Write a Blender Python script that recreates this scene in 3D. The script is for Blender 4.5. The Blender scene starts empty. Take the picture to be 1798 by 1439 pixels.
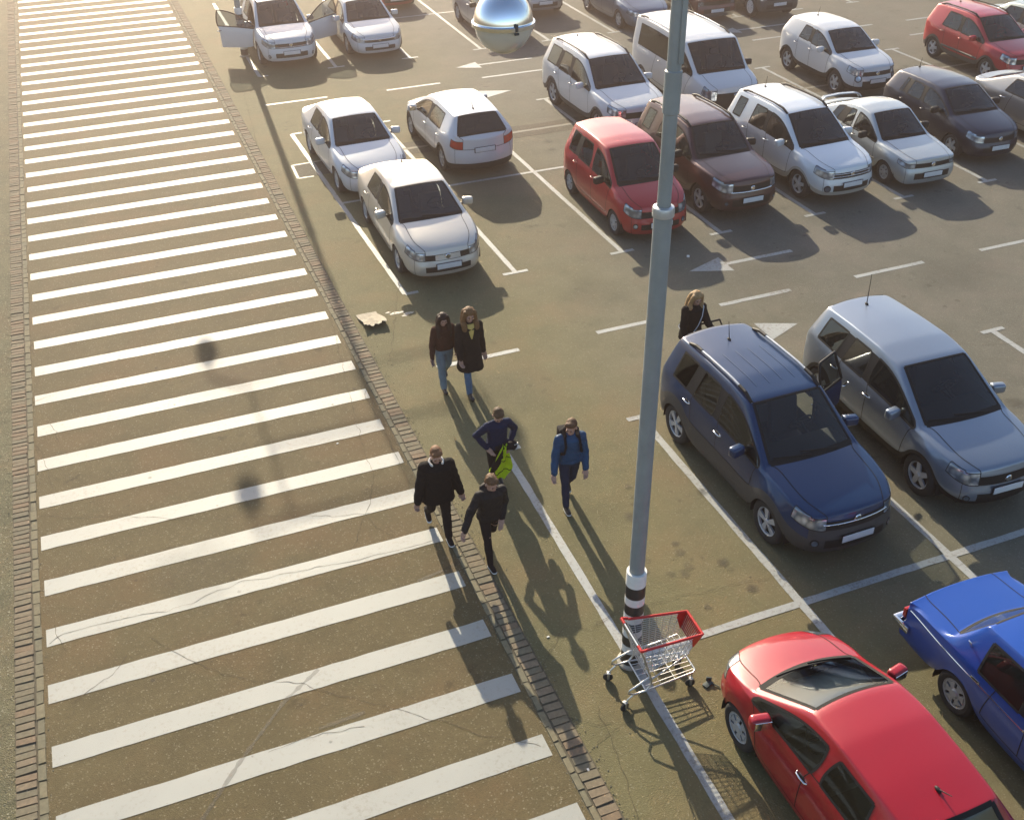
import bpy, bmesh, math, random
from mathutils import Vector, Matrix, noise
from mathutils.bvhtree import BVHTree
R = math.radians
random.seed(7)
C = bpy.context.scene.collection
scene = bpy.context.scene

# ------------------------------------------------------------------ camera
cam = bpy.data.objects.new('camera', bpy.data.cameras.new('camera'))
C.objects.link(cam)
cam.data.sensor_width = 36.0
cam.data.lens = 36.0 * 1866.6 / 1798
cam.data.clip_start = 0.3
cam.data.clip_end = 4000
_p, _y, _r = 0.6046, -0.3672, 0.0149
_fw = Vector((-math.sin(_y) * math.cos(_p), math.cos(_y) * math.cos(_p), -math.sin(_p)))
_rt = Vector((math.cos(_y), math.sin(_y), 0))
_up = _rt.cross(_fw)
_rr = _rt * math.cos(_r) - _up * math.sin(_r)
_uu = _rt * math.sin(_r) + _up * math.cos(_r)
_m = Matrix((_rr, _uu, -_fw)).transposed().to_4x4()
_m.translation = (-2.2757, 0, 10.3689)
cam.matrix_world = _m
scene.camera = cam

# ------------------------------------------------------------------ sky and sun
SUN_EL, SUN_AZ = 23.0, 4.0            # degrees; azimuth from +Y towards +X
w = bpy.data.worlds.new("World")
scene.world = w
w.use_nodes = True
nt = w.node_tree
bg = nt.nodes['Background']
sky = nt.nodes.new('ShaderNodeTexSky')
sky.sky_type = 'NISHITA'
sky.sun_disc = False
sky.sun_elevation = R(SUN_EL)
sky.sun_rotation = R(SUN_AZ)
sky.air_density = 1.0
sky.dust_density = 1.2
sky.ozone_density = 1.5
nt.links.new(sky.outputs[0], bg.inputs[0])
bg.inputs[1].default_value = 0.11
sl = bpy.data.lights.new('sun', 'SUN')
sl.energy = 4.6
sl.angle = R(0.5)
sl.color = (1.0, 0.88, 0.66)
so = bpy.data.objects.new('sun', sl)
C.objects.link(so)
_sd = Vector((math.sin(R(SUN_AZ)) * math.cos(R(SUN_EL)), math.cos(R(SUN_AZ)) * math.cos(R(SUN_EL)), math.sin(R(SUN_EL))))
so.rotation_euler = _sd.to_track_quat('Z', 'Y').to_euler()
so.location = _sd * 60
scene.view_settings.view_transform = 'Standard'
scene.view_settings.look = 'None'
scene.view_settings.gamma = 1.0
scene.view_settings.exposure = 1.22
scene.render.engine = 'CYCLES'
scene.cycles.max_bounces = 8
scene.cycles.transparent_max_bounces = 12
scene.cycles.caustics_reflective = False
scene.cycles.caustics_refractive = False

# ------------------------------------------------------------------ helpers
def lerp(a, b, t): return a + (b - a) * t
MATS = {}
def mat(name, col=(.5, .5, .5), rough=.6, metal=0.0, coat=0.0, spec=.5, noise_amt=0.0, noise_scale=8.0, bump=0.0, bump_scale=60.0, emit=None, sheen=0):
    if name in MATS: return MATS[name]
    m = bpy.data.materials.new(name); m.use_nodes = True
    n = m.node_tree.nodes; l = m.node_tree.links
    b = n['Principled BSDF']
    b.inputs['Base Color'].default_value = (*col, 1)
    b.inputs['Roughness'].default_value = rough
    b.inputs['Metallic'].default_value = metal
    b.inputs['Coat Weight'].default_value = coat
    b.inputs['Coat Roughness'].default_value = .06
    b.inputs['Specular IOR Level'].default_value = spec
    if sheen: b.inputs['Sheen Weight'].default_value = sheen
    if noise_amt or bump:
        tc = n.new('ShaderNodeTexCoord')
    if noise_amt:
        t = n.new('ShaderNodeTexNoise'); t.inputs['Scale'].default_value = noise_scale; t.inputs['Detail'].default_value = 6
        l.new(tc.outputs['Object'], t.inputs['Vector'])
        mx = n.new('ShaderNodeMixRGB'); mx.blend_type = 'MIX'
        lo = [max(0, c * (1 - noise_amt)) for c in col]; hi = [min(1, c * (1 + noise_amt)) for c in col]
        mx.inputs[1].default_value = (*lo, 1); mx.inputs[2].default_value = (*hi, 1)
        l.new(t.outputs['Fac'], mx.inputs[0]); l.new(mx.outputs[0], b.inputs['Base Color'])
    if bump:
        t2 = n.new('ShaderNodeTexNoise'); t2.inputs['Scale'].default_value = bump_scale; t2.inputs['Detail'].default_value = 4
        l.new(tc.outputs['Object'], t2.inputs['Vector'])
        bp = n.new('ShaderNodeBump'); bp.inputs['Strength'].default_value = bump; bp.inputs['Distance'].default_value = .02
        l.new(t2.outputs['Fac'], bp.inputs['Height']); l.new(bp.outputs[0], b.inputs['Normal'])
    MATS[name] = m
    return m

def paint(name, col, metal=0.0, rough=.4, dust=.35):
    """car paint: base + clear coat, with a thin uneven film of road dust low on the sides"""
    if name in MATS: return MATS[name]
    m = mat(name, col, rough, metal, coat=.8, spec=.25)
    n = m.node_tree.nodes; l = m.node_tree.links; b = n['Principled BSDF']
    tc = n.new('ShaderNodeTexCoord')
    t = n.new('ShaderNodeTexNoise'); t.inputs['Scale'].default_value = 5; t.inputs['Detail'].default_value = 9; t.inputs['Roughness'].default_value = .65
    l.new(tc.outputs['Object'], t.inputs['Vector'])
    sp = n.new('ShaderNodeSeparateXYZ'); l.new(tc.outputs['Object'], sp.inputs[0])
    mr = n.new('ShaderNodeMapRange'); mr.inputs[1].default_value = .15; mr.inputs[2].default_value = .75; mr.inputs[3].default_value = 1; mr.inputs[4].default_value = .12
    l.new(sp.outputs['Z'], mr.inputs[0])
    cr = n.new('ShaderNodeMapRange'); cr.inputs[1].default_value = .35; cr.inputs[2].default_value = .75; cr.inputs[3].default_value = .3; cr.inputs[4].default_value = 1
    l.new(t.outputs['Fac'], cr.inputs[0])
    mu = n.new('ShaderNodeMath'); mu.operation = 'MULTIPLY'; l.new(mr.outputs[0], mu.inputs[0]); l.new(cr.outputs[0], mu.inputs[1])
    m2 = n.new('ShaderNodeMath'); m2.operation = 'MULTIPLY'; l.new(mu.outputs[0], m2.inputs[0]); m2.inputs[1].default_value = dust
    mx = n.new('ShaderNodeMixRGB'); l.new(m2.outputs[0], mx.inputs[0])
    mx.inputs[1].default_value = (*col, 1); mx.inputs[2].default_value = (.16, .13, .10, 1)
    l.new(mx.outputs[0], b.inputs['Base Color'])
    rr = n.new('ShaderNodeMapRange'); rr.inputs[3].default_value = .02; rr.inputs[4].default_value = .16
    l.new(t.outputs['Fac'], rr.inputs[0]); l.new(rr.outputs[0], b.inputs['Coat Roughness'])
    return m

def glass(name, tint=(.30, .33, .33), dark=.0):
    """tinted car glass: a mirror-like coat over a see-through tint"""
    if name in MATS: return MATS[name]
    m = bpy.data.materials.new(name); m.use_nodes = True
    n = m.node_tree.nodes; l = m.node_tree.links
    n.remove(n['Principled BSDF'])
    tr = n.new('ShaderNodeBsdfTransparent'); tr.inputs[0].default_value = (*tint, 1)
    df = n.new('ShaderNodeBsdfDiffuse'); df.inputs[0].default_value = (.012, .014, .014, 1)
    m1 = n.new('ShaderNodeMixShader'); m1.inputs[0].default_value = dark
    l.new(tr.outputs[0], m1.inputs[1]); l.new(df.outputs[0], m1.inputs[2])
    gl = n.new('ShaderNodeBsdfGlossy'); gl.inputs['Roughness'].default_value = .03; gl.inputs[0].default_value = (.85, .9, .9, 1)
    fr = n.new('ShaderNodeFresnel'); fr.inputs[0].default_value = 1.6
    mx = n.new('ShaderNodeMixShader')
    l.new(fr.outputs[0], mx.inputs[0]); l.new(m1.outputs[0], mx.inputs[1]); l.new(gl.outputs[0], mx.inputs[2])
    l.new(mx.outputs[0], n['Material Output'].inputs[0])
    MATS[name] = m
    return m

def link(o, parent=None):
    C.objects.link(o)
    if parent: o.parent = parent
    return o

def tag(o, label, cat, group=None, kind=None):
    if label: o['label'] = label
    if cat: o['category'] = cat
    if group: o['group'] = group
    if kind: o['kind'] = kind
    return o

def empty(name, loc=(0, 0, 0), rz=0):
    o = bpy.data.objects.new(name, None); o.empty_display_size = .2
    C.objects.link(o); o.location = loc; o.rotation_euler = (0, 0, rz)
    return o

class MB:
    """collects verts / faces, then links them as one mesh object"""
    def __init__(s): s.v = []; s.f = []; s.mi = []
    def add(s, vs, fs, mi=0):
        k = len(s.v); s.v += [tuple(v) for v in vs]
        s.f += [tuple(a + k for a in f) for f in fs]; s.mi += [mi] * len(fs)
        return k
    def quad(s, a, b, c, d, mi=0): s.add([a, b, c, d], [(0, 1, 2, 3)], mi)
    def box(s, c, d, bev=0.0, rot=None, mi=0, seg=2):
        bm = bmesh.new(); bmesh.ops.create_cube(bm, size=1)
        for v in bm.verts: v.co = Vector((v.co.x * d[0], v.co.y * d[1], v.co.z * d[2]))
        if bev: bmesh.ops.bevel(bm, geom=bm.edges[:], offset=bev, segments=seg, affect='EDGES', profile=.6)
        M = Matrix.Translation(c)
        if rot is not None: M = M @ (rot.to_4x4() if hasattr(rot, 'to_4x4') else Matrix.Rotation(rot, 4, 'Z'))
        bm.verts.index_update()
        s.add([M @ v.co for v in bm.verts], [[v.index for v in f.verts] for f in bm.faces], mi); bm.free()
    def tube(s, pts, r, n=8, mi=0, closed=False, cap=True):
        pts = [Vector(p) for p in pts]; N = len(pts); rs = r if isinstance(r, (list, tuple)) else [r] * N
        vs = []; fs = []; prev = None
        for i, p in enumerate(pts):
            a = pts[i - 1] if (i or closed) else p; b = pts[(i + 1) % N] if (i < N - 1 or closed) else p
            t = (b - a).normalized()
            if prev is None:
                u = t.cross(Vector((0, 0, 1)));
                if u.length < .05: u = t.cross(Vector((0, 1, 0)))
            else: u = prev - t * prev.dot(t)
            u.normalize(); prev = u; q = t.cross(u)
            for k in range(n):
                an = 2 * math.pi * k / n
                vs.append(p + (u * math.cos(an) + q * math.sin(an)) * rs[i])
        M = N if closed else N - 1
        for i in range(M):
            for k in range(n):
                i2 = (i + 1) % N
                fs.append((i * n + k, i * n + (k + 1) % n, i2 * n + (k + 1) % n, i2 * n + k))
        if cap and not closed:
            fs.append(tuple(range(n - 1, -1, -1))); fs.append(tuple((N - 1) * n + k for k in range(n)))
        s.add(vs, fs, mi)
    def lathe(s, prof, axis='Z', o=(0, 0, 0), n=24, mi=0, mis=None):
        o = Vector(o); vs = []; fs = []; m_ = []
        for (r_, z_) in prof:
            for k in range(n):
                a = 2 * math.pi * k / n; x, y = r_ * math.cos(a), r_ * math.sin(a)
                vs.append(o + (Vector((x, y, z_)) if axis == 'Z' else Vector((x, z_, y)) if axis == 'Y' else Vector((z_, x, y))))
        for i in range(len(prof) - 1):
            for k in range(n):
                fs.append((i * n + k, i * n + (k + 1) % n, (i + 1) * n + (k + 1) % n, (i + 1) * n + k))
        k0 = s.add(vs, fs, mi)
        if mis:
            for i in range(len(prof) - 1):
                for k in range(n): s.mi[len(s.mi) - len(fs) + i * n + k] = mis[i]
    def ball(s, c, d, seg=12, rings=8, mi=0, rot=None):
        vs = []; fs = []
        for i in range(rings + 1):
            th = math.pi * i / rings
            for k in range(seg):
                a = 2 * math.pi * k / seg
                v = Vector((d[0] * math.sin(th) * math.cos(a), d[1] * math.sin(th) * math.sin(a), d[2] * math.cos(th)))
                if rot is not None: v = rot @ v
                vs.append(Vector(c) + v)
        for i in range(rings):
            for k in range(seg):
                fs.append((i * seg + k, (i + 1) * seg + k, (i + 1) * seg + (k + 1) % seg, i * seg + (k + 1) % seg))
        s.add(vs, fs, mi)
    def mesh(s, name, mats, smooth=None):
        me = bpy.data.meshes.new(name)
        me.from_pydata(s.v, [], s.f)
        for m in (mats if isinstance(mats, (list, tuple)) else [mats]): me.materials.append(m)
        me.polygons.foreach_set('material_index', s.mi)
        bm = bmesh.new(); bm.from_mesh(me)
        bmesh.ops.remove_doubles(bm, verts=bm.verts[:], dist=1e-5)
        bmesh.ops.recalc_face_normals(bm, faces=bm.faces[:]); bm.to_mesh(me); bm.free()
        if smooth is not None:
            for p in me.polygons: p.use_smooth = True
            if smooth < 3: me.set_sharp_from_angle(angle=smooth)
        me.update()
        return me
    def build(s, name, mats, parent=None, smooth=.6, label=None):
        o = bpy.data.objects.new(name, s.mesh(name, mats, smooth))
        link(o, parent)
        if label: o['label'] = label
        return o

M_TYRE = mat('tyre_rubber', (.018, .018, .019), .8, noise_amt=.4, noise_scale=20)
M_RIM = mat('alloy', (.40, .42, .45), .35, .35, noise_amt=.2, noise_scale=12)
M_HUBCAP = mat('silver_plastic', (.34, .36, .38), .45, .2, noise_amt=.2, noise_scale=12)
M_DARK = mat('black_plastic', (.012, .012, .013), .55, spec=.25, noise_amt=.3, noise_scale=12)
M_GREYPL = mat('grey_plastic', (.042, .042, .042), .6, noise_amt=.3, noise_scale=9)
M_GAP = mat('panel_shadow_gap', (.006, .006, .006), .9)
M_CHROME = mat('chrome', (.75, .75, .75), .12, 1.0)
M_LENS = mat('lamp_lens', (.35, .40, .46), .16, .6, coat=1.0)
_n = M_LENS.node_tree.nodes; _l = M_LENS.node_tree.links
_tc = _n.new('ShaderNodeTexCoord'); _v = _n.new('ShaderNodeTexVoronoi'); _v.inputs['Scale'].default_value = 8; _l.new(_tc.outputs['Object'], _v.inputs['Vector'])
_rm = _n.new('ShaderNodeValToRGB'); _rm.color_ramp.elements[0].color = (.75, .80, .86, 1); _rm.color_ramp.elements[0].position = .12; _rm.color_ramp.elements[1].color = (.16, .20, .25, 1); _rm.color_ramp.elements[1].position = .62
_l.new(_v.outputs['Distance'], _rm.inputs[0]); _l.new(_rm.outputs[0], _n['Principled BSDF'].inputs['Base Color'])
M_AMBER = mat('amber_lens', (.8, .22, .02), .15, coat=1)
M_TAIL = mat('tail_lens', (.42, .012, .010), .12, coat=1.0, noise_amt=.5, noise_scale=12)
M_PLATE = mat('plate', (.62, .64, .66), .4, noise_amt=.12, noise_scale=9)
M_INT = mat('cabin_trim', (.060, .060, .060), .8)
M_LINER = mat('roof_lining', (.22, .21, .19), .9)
M_SEAT = mat('seat_cloth', (.13, .13, .13), .9)
M_SEATL = mat('pale_seat_cloth', (.30, .27, .22), .85)
M_UNDER = mat('underbody', (.008, .008, .008), .9)
G_WIND = glass('windscreen_glass', (.50, .55, .54), .06)
G_SIDE = glass('side_glass', (.38, .42, .41), .15)
G_DARK = glass('privacy_glass', (.06, .065, .065), .6)
G_CLEAR = glass('clear_glass', (.72, .76, .74), .0)

# ------------------------------------------------------------------ ground and markings
def asphalt(name, c0, c1, speck=.22, patch=.5, bump=.35, grey=None):
    m = bpy.data.materials.new(name); m.use_nodes = True
    n = m.node_tree.nodes; l = m.node_tree.links; b = n['Principled BSDF']
    tc = n.new('ShaderNodeTexCoord')
    def noise_(sc, det=6, ro=.6):
        t = n.new('ShaderNodeTexNoise'); t.inputs['Scale'].default_value = sc; t.inputs['Detail'].default_value = det; t.inputs['Roughness'].default_value = ro
        l.new(tc.outputs['Object'], t.inputs['Vector']); return t
    def mix(a, b_, f, mode='MIX'):
        x = n.new('ShaderNodeMixRGB'); x.blend_type = mode
        for s_, v in ((1, a), (2, b_)):
            if isinstance(v, tuple): x.inputs[s_].default_value = (*v, 1)
            else: l.new(v, x.inputs[s_])
        if isinstance(f, float): x.inputs[0].default_value = f
        else: l.new(f, x.inputs[0])
        return x.outputs[0]
    def ramp(s_, a, b_, lo=0.0, hi=1.0):
        r_ = n.new('ShaderNodeMapRange'); r_.inputs[1].default_value = a; r_.inputs[2].default_value = b_; r_.inputs[3].default_value = lo; r_.inputs[4].default_value = hi
        l.new(s_, r_.inputs[0]); return r_.outputs[0]
    big = noise_(.22, 5, .55); mid = noise_(1.7, 8, .65); fine = noise_(45, 5, .7)
    col = mix(c0, c1, ramp(big.outputs['Fac'], .35, .65))
    col = mix(col, tuple(x * .62 for x in c0), ramp(mid.outputs['Fac'], .50, .80, 0, patch))
    col = mix(col, tuple(min(1, x * 1.35) for x in c1), ramp(mid.outputs['Fac'], .50, .25, 0, patch * .6))
    gr = noise_(14, 8, .8)
    col = mix(col, tuple(x * .55 for x in c0), ramp(gr.outputs['Fac'], .52, .75, 0, .40))
    col = mix(col, tuple(x * 1.6 for x in c1), ramp(gr.outputs['Fac'], .46, .28, 0, .30))
    warm = noise_(.55, 4, .6)
    col = mix(col, (c1[0] * 1.12, c1[1] * .93, c1[2] * .9), ramp(warm.outputs['Fac'], .48, .66, 0, .75))
    v = n.new('ShaderNodeTexVoronoi'); v.inputs['Scale'].default_value = 65; l.new(tc.outputs['Object'], v.inputs['Vector'])
    vs = n.new('ShaderNodeSeparateColor'); l.new(v.outputs['Color'], vs.inputs[0])
    col = mix(col, tuple(x * .45 for x in c0), ramp(vs.outputs[0], .55, 1.0, 0, speck))
    col = mix(col, (.42, .38, .28), ramp(vs.outputs[1], .93, 1.0, 0, speck * 1.2))
    st = noise_(.9, 3, .5); st2 = noise_(5, 2, .5)
    mu = n.new('ShaderNodeMath'); mu.operation = 'MULTIPLY'; l.new(ramp(st.outputs['Fac'], .60, .70), mu.inputs[0]); l.new(ramp(st2.outputs['Fac'], .55, .62), mu.inputs[1])
    col = mix(col, tuple(x * .45 for x in c0), mix((0, 0, 0), (.6, .6, .6), mu.outputs[0]))
    if grey:                                                         # tone gradient painted into the colour: greyer and darker towards +X
        sx_ = n.new('ShaderNodeSeparateXYZ'); l.new(tc.outputs['Object'], sx_.inputs[0])
        wob = n.new('ShaderNodeMath'); wob.operation = 'MULTIPLY_ADD'; l.new(big.outputs['Fac'], wob.inputs[0]); wob.inputs[1].default_value = 5; l.new(sx_.outputs['X'], wob.inputs[2])
        hs = n.new('ShaderNodeHueSaturation'); hs.inputs['Saturation'].default_value = .46; hs.inputs['Value'].default_value = .88; l.new(col, hs.inputs['Color'])
        col = mix(col, hs.outputs[0], ramp(wob.outputs[0], 6.5, 12.5, 0, 1))
    l.new(col, b.inputs['Base Color'])
    b.inputs['Roughness'].default_value = .85; b.inputs['Specular IOR Level'].default_value = .25
    bp = n.new('ShaderNodeBump'); bp.inputs['Strength'].default_value = bump; bp.inputs['Distance'].default_value = .012
    ad = n.new('ShaderNodeMath'); l.new(fine.outputs['Fac'], ad.inputs[0]); l.new(v.outputs['Distance'], ad.inputs[1]); ad.inputs[1].default_value = 0
    l.new(ad.outputs[0], bp.inputs['Height']); l.new(bp.outputs[0], b.inputs['Normal'])
    return m

def road_paint(name, base_c, wear=.55, lo=.52, hi=.62, under=(.12, .10, .075)):
    m = bpy.data.materials.new(name); m.use_nodes = True
    n = m.node_tree.nodes; l = m.node_tree.links; b = n['Principled BSDF']
    tc = n.new('ShaderNodeTexCoord')
    t = n.new('ShaderNodeTexNoise'); t.inputs['Scale'].default_value = 16; t.inputs['Detail'].default_value = 9; t.inputs['Roughness'].default_value = .75
    t2 = n.new('ShaderNodeTexNoise'); t2.inputs['Scale'].default_value = 1.1; t2.inputs['Detail'].default_value = 4
    l.new(tc.outputs['Object'], t.inputs['Vector']); l.new(tc.outputs['Object'], t2.inputs['Vector'])
    ad = n.new('ShaderNodeMath'); ad.operation = 'MULTIPLY_ADD'; l.new(t2.outputs['Fac'], ad.inputs[0]); ad.inputs[1].default_value = .35; l.new(t.outputs['Fac'], ad.inputs[2])
    r_ = n.new('ShaderNodeMapRange'); r_.inputs[1].default_value = lo + .17; r_.inputs[2].default_value = hi + .20; r_.inputs[3].default_value = 0; r_.inputs[4].default_value = wear
    l.new(ad.outputs[0], r_.inputs[0])
    g = n.new('ShaderNodeMixRGB'); g.inputs[1].default_value = (*base_c, 1); g.inputs[2].default_value = (*[c * .80 for c in base_c], 1); l.new(t2.outputs['Fac'], g.inputs[0])
    mx = n.new('ShaderNodeMixRGB'); l.new(r_.outputs[0], mx.inputs[0]); l.new(g.outputs[0], mx.inputs[1]); mx.inputs[2].default_value = (*under, 1)
    l.new(mx.outputs[0], b.inputs['Base Color']); b.inputs['Roughness'].default_value = .6
    return m

A_LOT = asphalt('lot_asphalt', (.124, .110, .051), (.153, .135, .066), grey=1)
A_WALK = asphalt('crossing_asphalt', (.098, .076, .034), (.118, .092, .043), speck=.3)
A_SIDE = asphalt('verge_asphalt', (.110, .102, .056), (.150, .138, .076), speck=.6, patch=.8, bump=.7)
A_PATCH = asphalt('patch_asphalt', (.070, .062, .044), (.095, .085, .060), speck=.4)
W_STRIPE = road_paint('crossing_paint', (.33, .335, .30), .5, .54, .72, under=(.15, .125, .075))
W_LINE = road_paint('bay_paint', (.34, .35, .335), .8, .50, .66)
def structure(o): o['kind'] = 'structure'; return o

mb = MB(); mb.quad((-160, -60, 0), (220, -60, 0), (220, 300, 0), (-160, 300, 0)); structure(mb.build('ground', A_LOT))
mb = MB(); mb.quad((-4.56, -6, .004), (1.02, -6, .004), (1.02, 90, .004), (-4.56, 90, .004)); structure(mb.build('crossing_surface', A_WALK))
mb = MB(); mb.quad((-14, -6, .004), (-4.90, -6, .004), (-4.90, 90, .004), (-14, 90, .004)); structure(mb.build('side_path', A_SIDE))

# broad white bars of the walkway
rnd = random.Random(3)
mb = MB()
DS = 1.007
for k in range(-34, 20):
    yc = 21.495 - k * DS
    n_ = 24; up = []; dn = []
    xl, xr_ = -4.50 + rnd.uniform(-.02, .02), .95 + rnd.uniform(-.02, .02)
    for i in range(n_ + 1):
        x = lerp(xl, xr_, i / n_) if True else 0
        up.append((x, yc + .160 + rnd.uniform(-.006, .006), .008)); dn.append((x, yc - .160 + rnd.uniform(-.006, .006), .008))
    vs = up + dn
    mb.add(vs, [(n_ + 1 + i, n_ + 2 + i, i + 1, i) for i in range(n_)])
structure(mb.build('walkway_stripes', W_STRIPE))

# brick edging on both sides of the walkway
BR = bpy.data.materials.new('edging_brick'); BR.use_nodes = True
_n = BR.node_tree.nodes; _l = BR.node_tree.links
_at = _n.new('ShaderNodeVertexColor'); _at.layer_name = 'tone'
_tc = _n.new('ShaderNodeTexCoord'); _t = _n.new('ShaderNodeTexNoise'); _t.inputs['Scale'].default_value = 22; _t.inputs['Detail'].default_value = 8
_l.new(_tc.outputs['Object'], _t.inputs['Vector'])
_mx = _n.new('ShaderNodeMixRGB'); _mx.blend_type = 'MULTIPLY'; _mx.inputs[0].default_value = .8
_rm = _n.new('ShaderNodeMapRange'); _rm.inputs[3].default_value = .45; _rm.inputs[4].default_value = 1.5; _l.new(_t.outputs['Fac'], _rm.inputs[0])
_l.new(_at.outputs[0], _mx.inputs[1]); _l.new(_rm.outputs[0], _mx.inputs[2]); _l.new(_mx.outputs[0], _n['Principled BSDF'].inputs['Base Color'])
_n['Principled BSDF'].inputs['Roughness'].default_value = .9
def edging(name, x0, x1, pitch, y0=3.0, y1=62.0, gap=.011):
    mb = MB(); cols = []
    y = y0
    while y < y1:
        h = .008 + rnd.uniform(0, .013); a = rnd.uniform(-.012, .012)
        L_ = pitch * (1 + rnd.uniform(-.06, .06))
        c = rnd.choice([(.175, .140, .088), (.16, .135, .085), (.185, .142, .090), (.145, .125, .080), (.18, .128, .078)]) if pitch < .2 else rnd.choice([(.165, .145, .088), (.18, .155, .092), (.15, .135, .084)])
        x0_, x1_ = x0 + rnd.uniform(-.008, .008), x1 + rnd.uniform(-.008, .008)
        ya, yb = y + gap / 2, y + L_ - gap / 2
        vs = [(x0_, ya, -.02), (x1_, ya + a, -.02), (x1_, yb + a, -.02), (x0_, yb, -.02), (x0_ + .006, ya + .006, h), (x1_ - .006, ya + a + .006, h), (x1_ - .006, yb + a - .006, h), (x0_ + .006, yb - .006, h)]
        mb.add(vs, [(4, 5, 6, 7), (0, 1, 5, 4), (1, 2, 6, 5), (2, 3, 7, 6), (3, 0, 4, 7)]); cols += [c] * 5
        y += L_
    me = bpy.data.meshes.new(name); me.from_pydata(mb.v, [], mb.f); me.materials.append(BR)
    ca = me.color_attributes.new('tone', 'FLOAT_COLOR', 'CORNER')
    for p, c in zip(me.polygons, cols):
        for li in p.loop_indices: ca.data[li].color = (*c, 1)
    return structure(link(bpy.data.objects.new(name, me)))
GROUT = mat('edging_grout', (.085, .073, .048), .95, noise_amt=.5, noise_scale=30)
mb = MB(); mb.quad((-4.905, 0, .0025), (-4.545, 0, .0025), (-4.545, 90, .0025), (-4.905, 90, .0025))
mb.quad((1.015, 0, .0025), (1.36, 0, .0025), (1.36, 90, .0025), (1.015, 90, .0025)); structure(mb.build('edging_bed', GROUT))
edging('brick_edging', -4.895, -4.665, .112)
edging('block_edging', -4.650, -4.555, .235)
edging('block_edging', 1.025, 1.105, .245)
edging('brick_edging', 1.118, 1.345, .118)

# painted bay lines
LZ = .004
ml_ = MB()
def line(a, b, wd=.11, mb=None, z=LZ):
    a, b = Vector((*a, z)), Vector((*b, z)); t = (b - a).normalized(); nn_ = Vector((-t.y, t.x, 0)) * wd / 2
    N = max(2, int((b - a).length / .25)); mbx = mb or ml_
    up = []; dn = []
    for i in range(N + 1):
        p = a.lerp(b, i / N); up.append(p + nn_ * (1 + rnd.uniform(-.10, .10))); dn.append(p - nn_ * (1 + rnd.uniform(-.10, .10)))
    mbx.add(up + dn, [(i, i + 1, N + 2 + i, N + 1 + i) for i in range(N)])
def tee(x, y, left=.28, right=.28): line((x - left, y), (x + right, y), .10, z=LZ + .0015)
# near row (heads at y = 13.0, cross line y = 8.24, tails at 3.3)
for k in range(1, 12):
    x = {1: 2.57, 2: 5.04, 3: 7.53}.get(k, 2.5 * k + .02)
    x2 = {1: 2.36}.get(k, x)
    line((x, 12.98), (x2, 3.3), .125)
    tee(x, 12.98, .24 if k > 1 else 0); tee(x2, 3.3)
line((2.60, 8.24), (30, 8.22), .12, z=LZ + .001)
# second and third rows back to back
for k in range(1, 18):
    a = {1: (2.62, 18.70), 2: (5.05, 18.72), 3: (7.55, 18.72)}.get(k, (2.5 * k + .02, 18.72))
    b = {1: (2.40, 28.8), 2: (4.93, 28.75)}.get(k, (2.5 * k - .02, 28.75))
    line(a, b); tee(*a, left=0 if k == 1 else .28); tee(*b, left=0 if k == 1 else .28)
line((2.55, 23.67), (45, 23.67), .10, z=LZ + .001)
# fourth row
for k in range(1, 18):
    x = {1: 2.53, 2: 5.01}.get(k, 2.5 * k)
    line((x, 34.32), (x + .05, 44.3)); tee(x, 34.32, left=0 if k == 1 else .28)
line((2.55, 39.3), (45, 39.3), .10, z=LZ + .001)
structure(ml_.build('bay_lines', W_LINE))
# centre dashes of the two aisles
ml2 = MB()
for (x0, x1, y) in [(2.35, 3.96, 15.8), (5.56, 6.85, 15.8), (8.28, 9.93, 15.83), (11.47, 13.22, 15.79), (14.70, 16.4, 15.77), (17.9, 19.6, 15.77), (21.1, 22.8, 15.77),
                    (2.18, 4.05, 31.52), (5.86, 7.58, 31.40), (8.96, 11.0, 31.38), (12.3, 14.1, 31.4), (15.6, 17.4, 31.45), (18.84, 20.5, 31.5), (22.1, 23.76, 31.48), (25.18, 26.9, 31.44), (28.4, 30.1, 31.44), (31.6, 33.3, 31.4)]:
    line((x0, y), (x1, y), .115, ml2)
structure(ml2.build('aisle_dashes', W_LINE))
def arrow(tip, basex, y, tail, hw=.335):
    mb = MB()
    N = 8; pts = [(tip, y, LZ)] + [(basex, y + hw, LZ), (basex, y - hw, LZ)]
    mb.add(pts, [(0, 1, 2) if tip < basex else (0, 2, 1)])
    d = .004 if tail > basex else -.004
    line((basex + d, y), (tail, y), .115, mb)
    structure(mb.build('direction_arrow', W_LINE))
arrow(8.44, 9.33, 17.34, 10.96)
arrow(9.29, 8.51, 14.62, 6.75)
arrow(8.54, 9.31, 32.68, 11.18)
arrow(9.36, 8.42, 29.87, 6.75)
arrow(18.31, 19.04, 32.79, 21.14)
arrow(27.75, 28.55, 32.64, 30.35)
arrow(26.55, 25.75, 29.85, 24.08)

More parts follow.
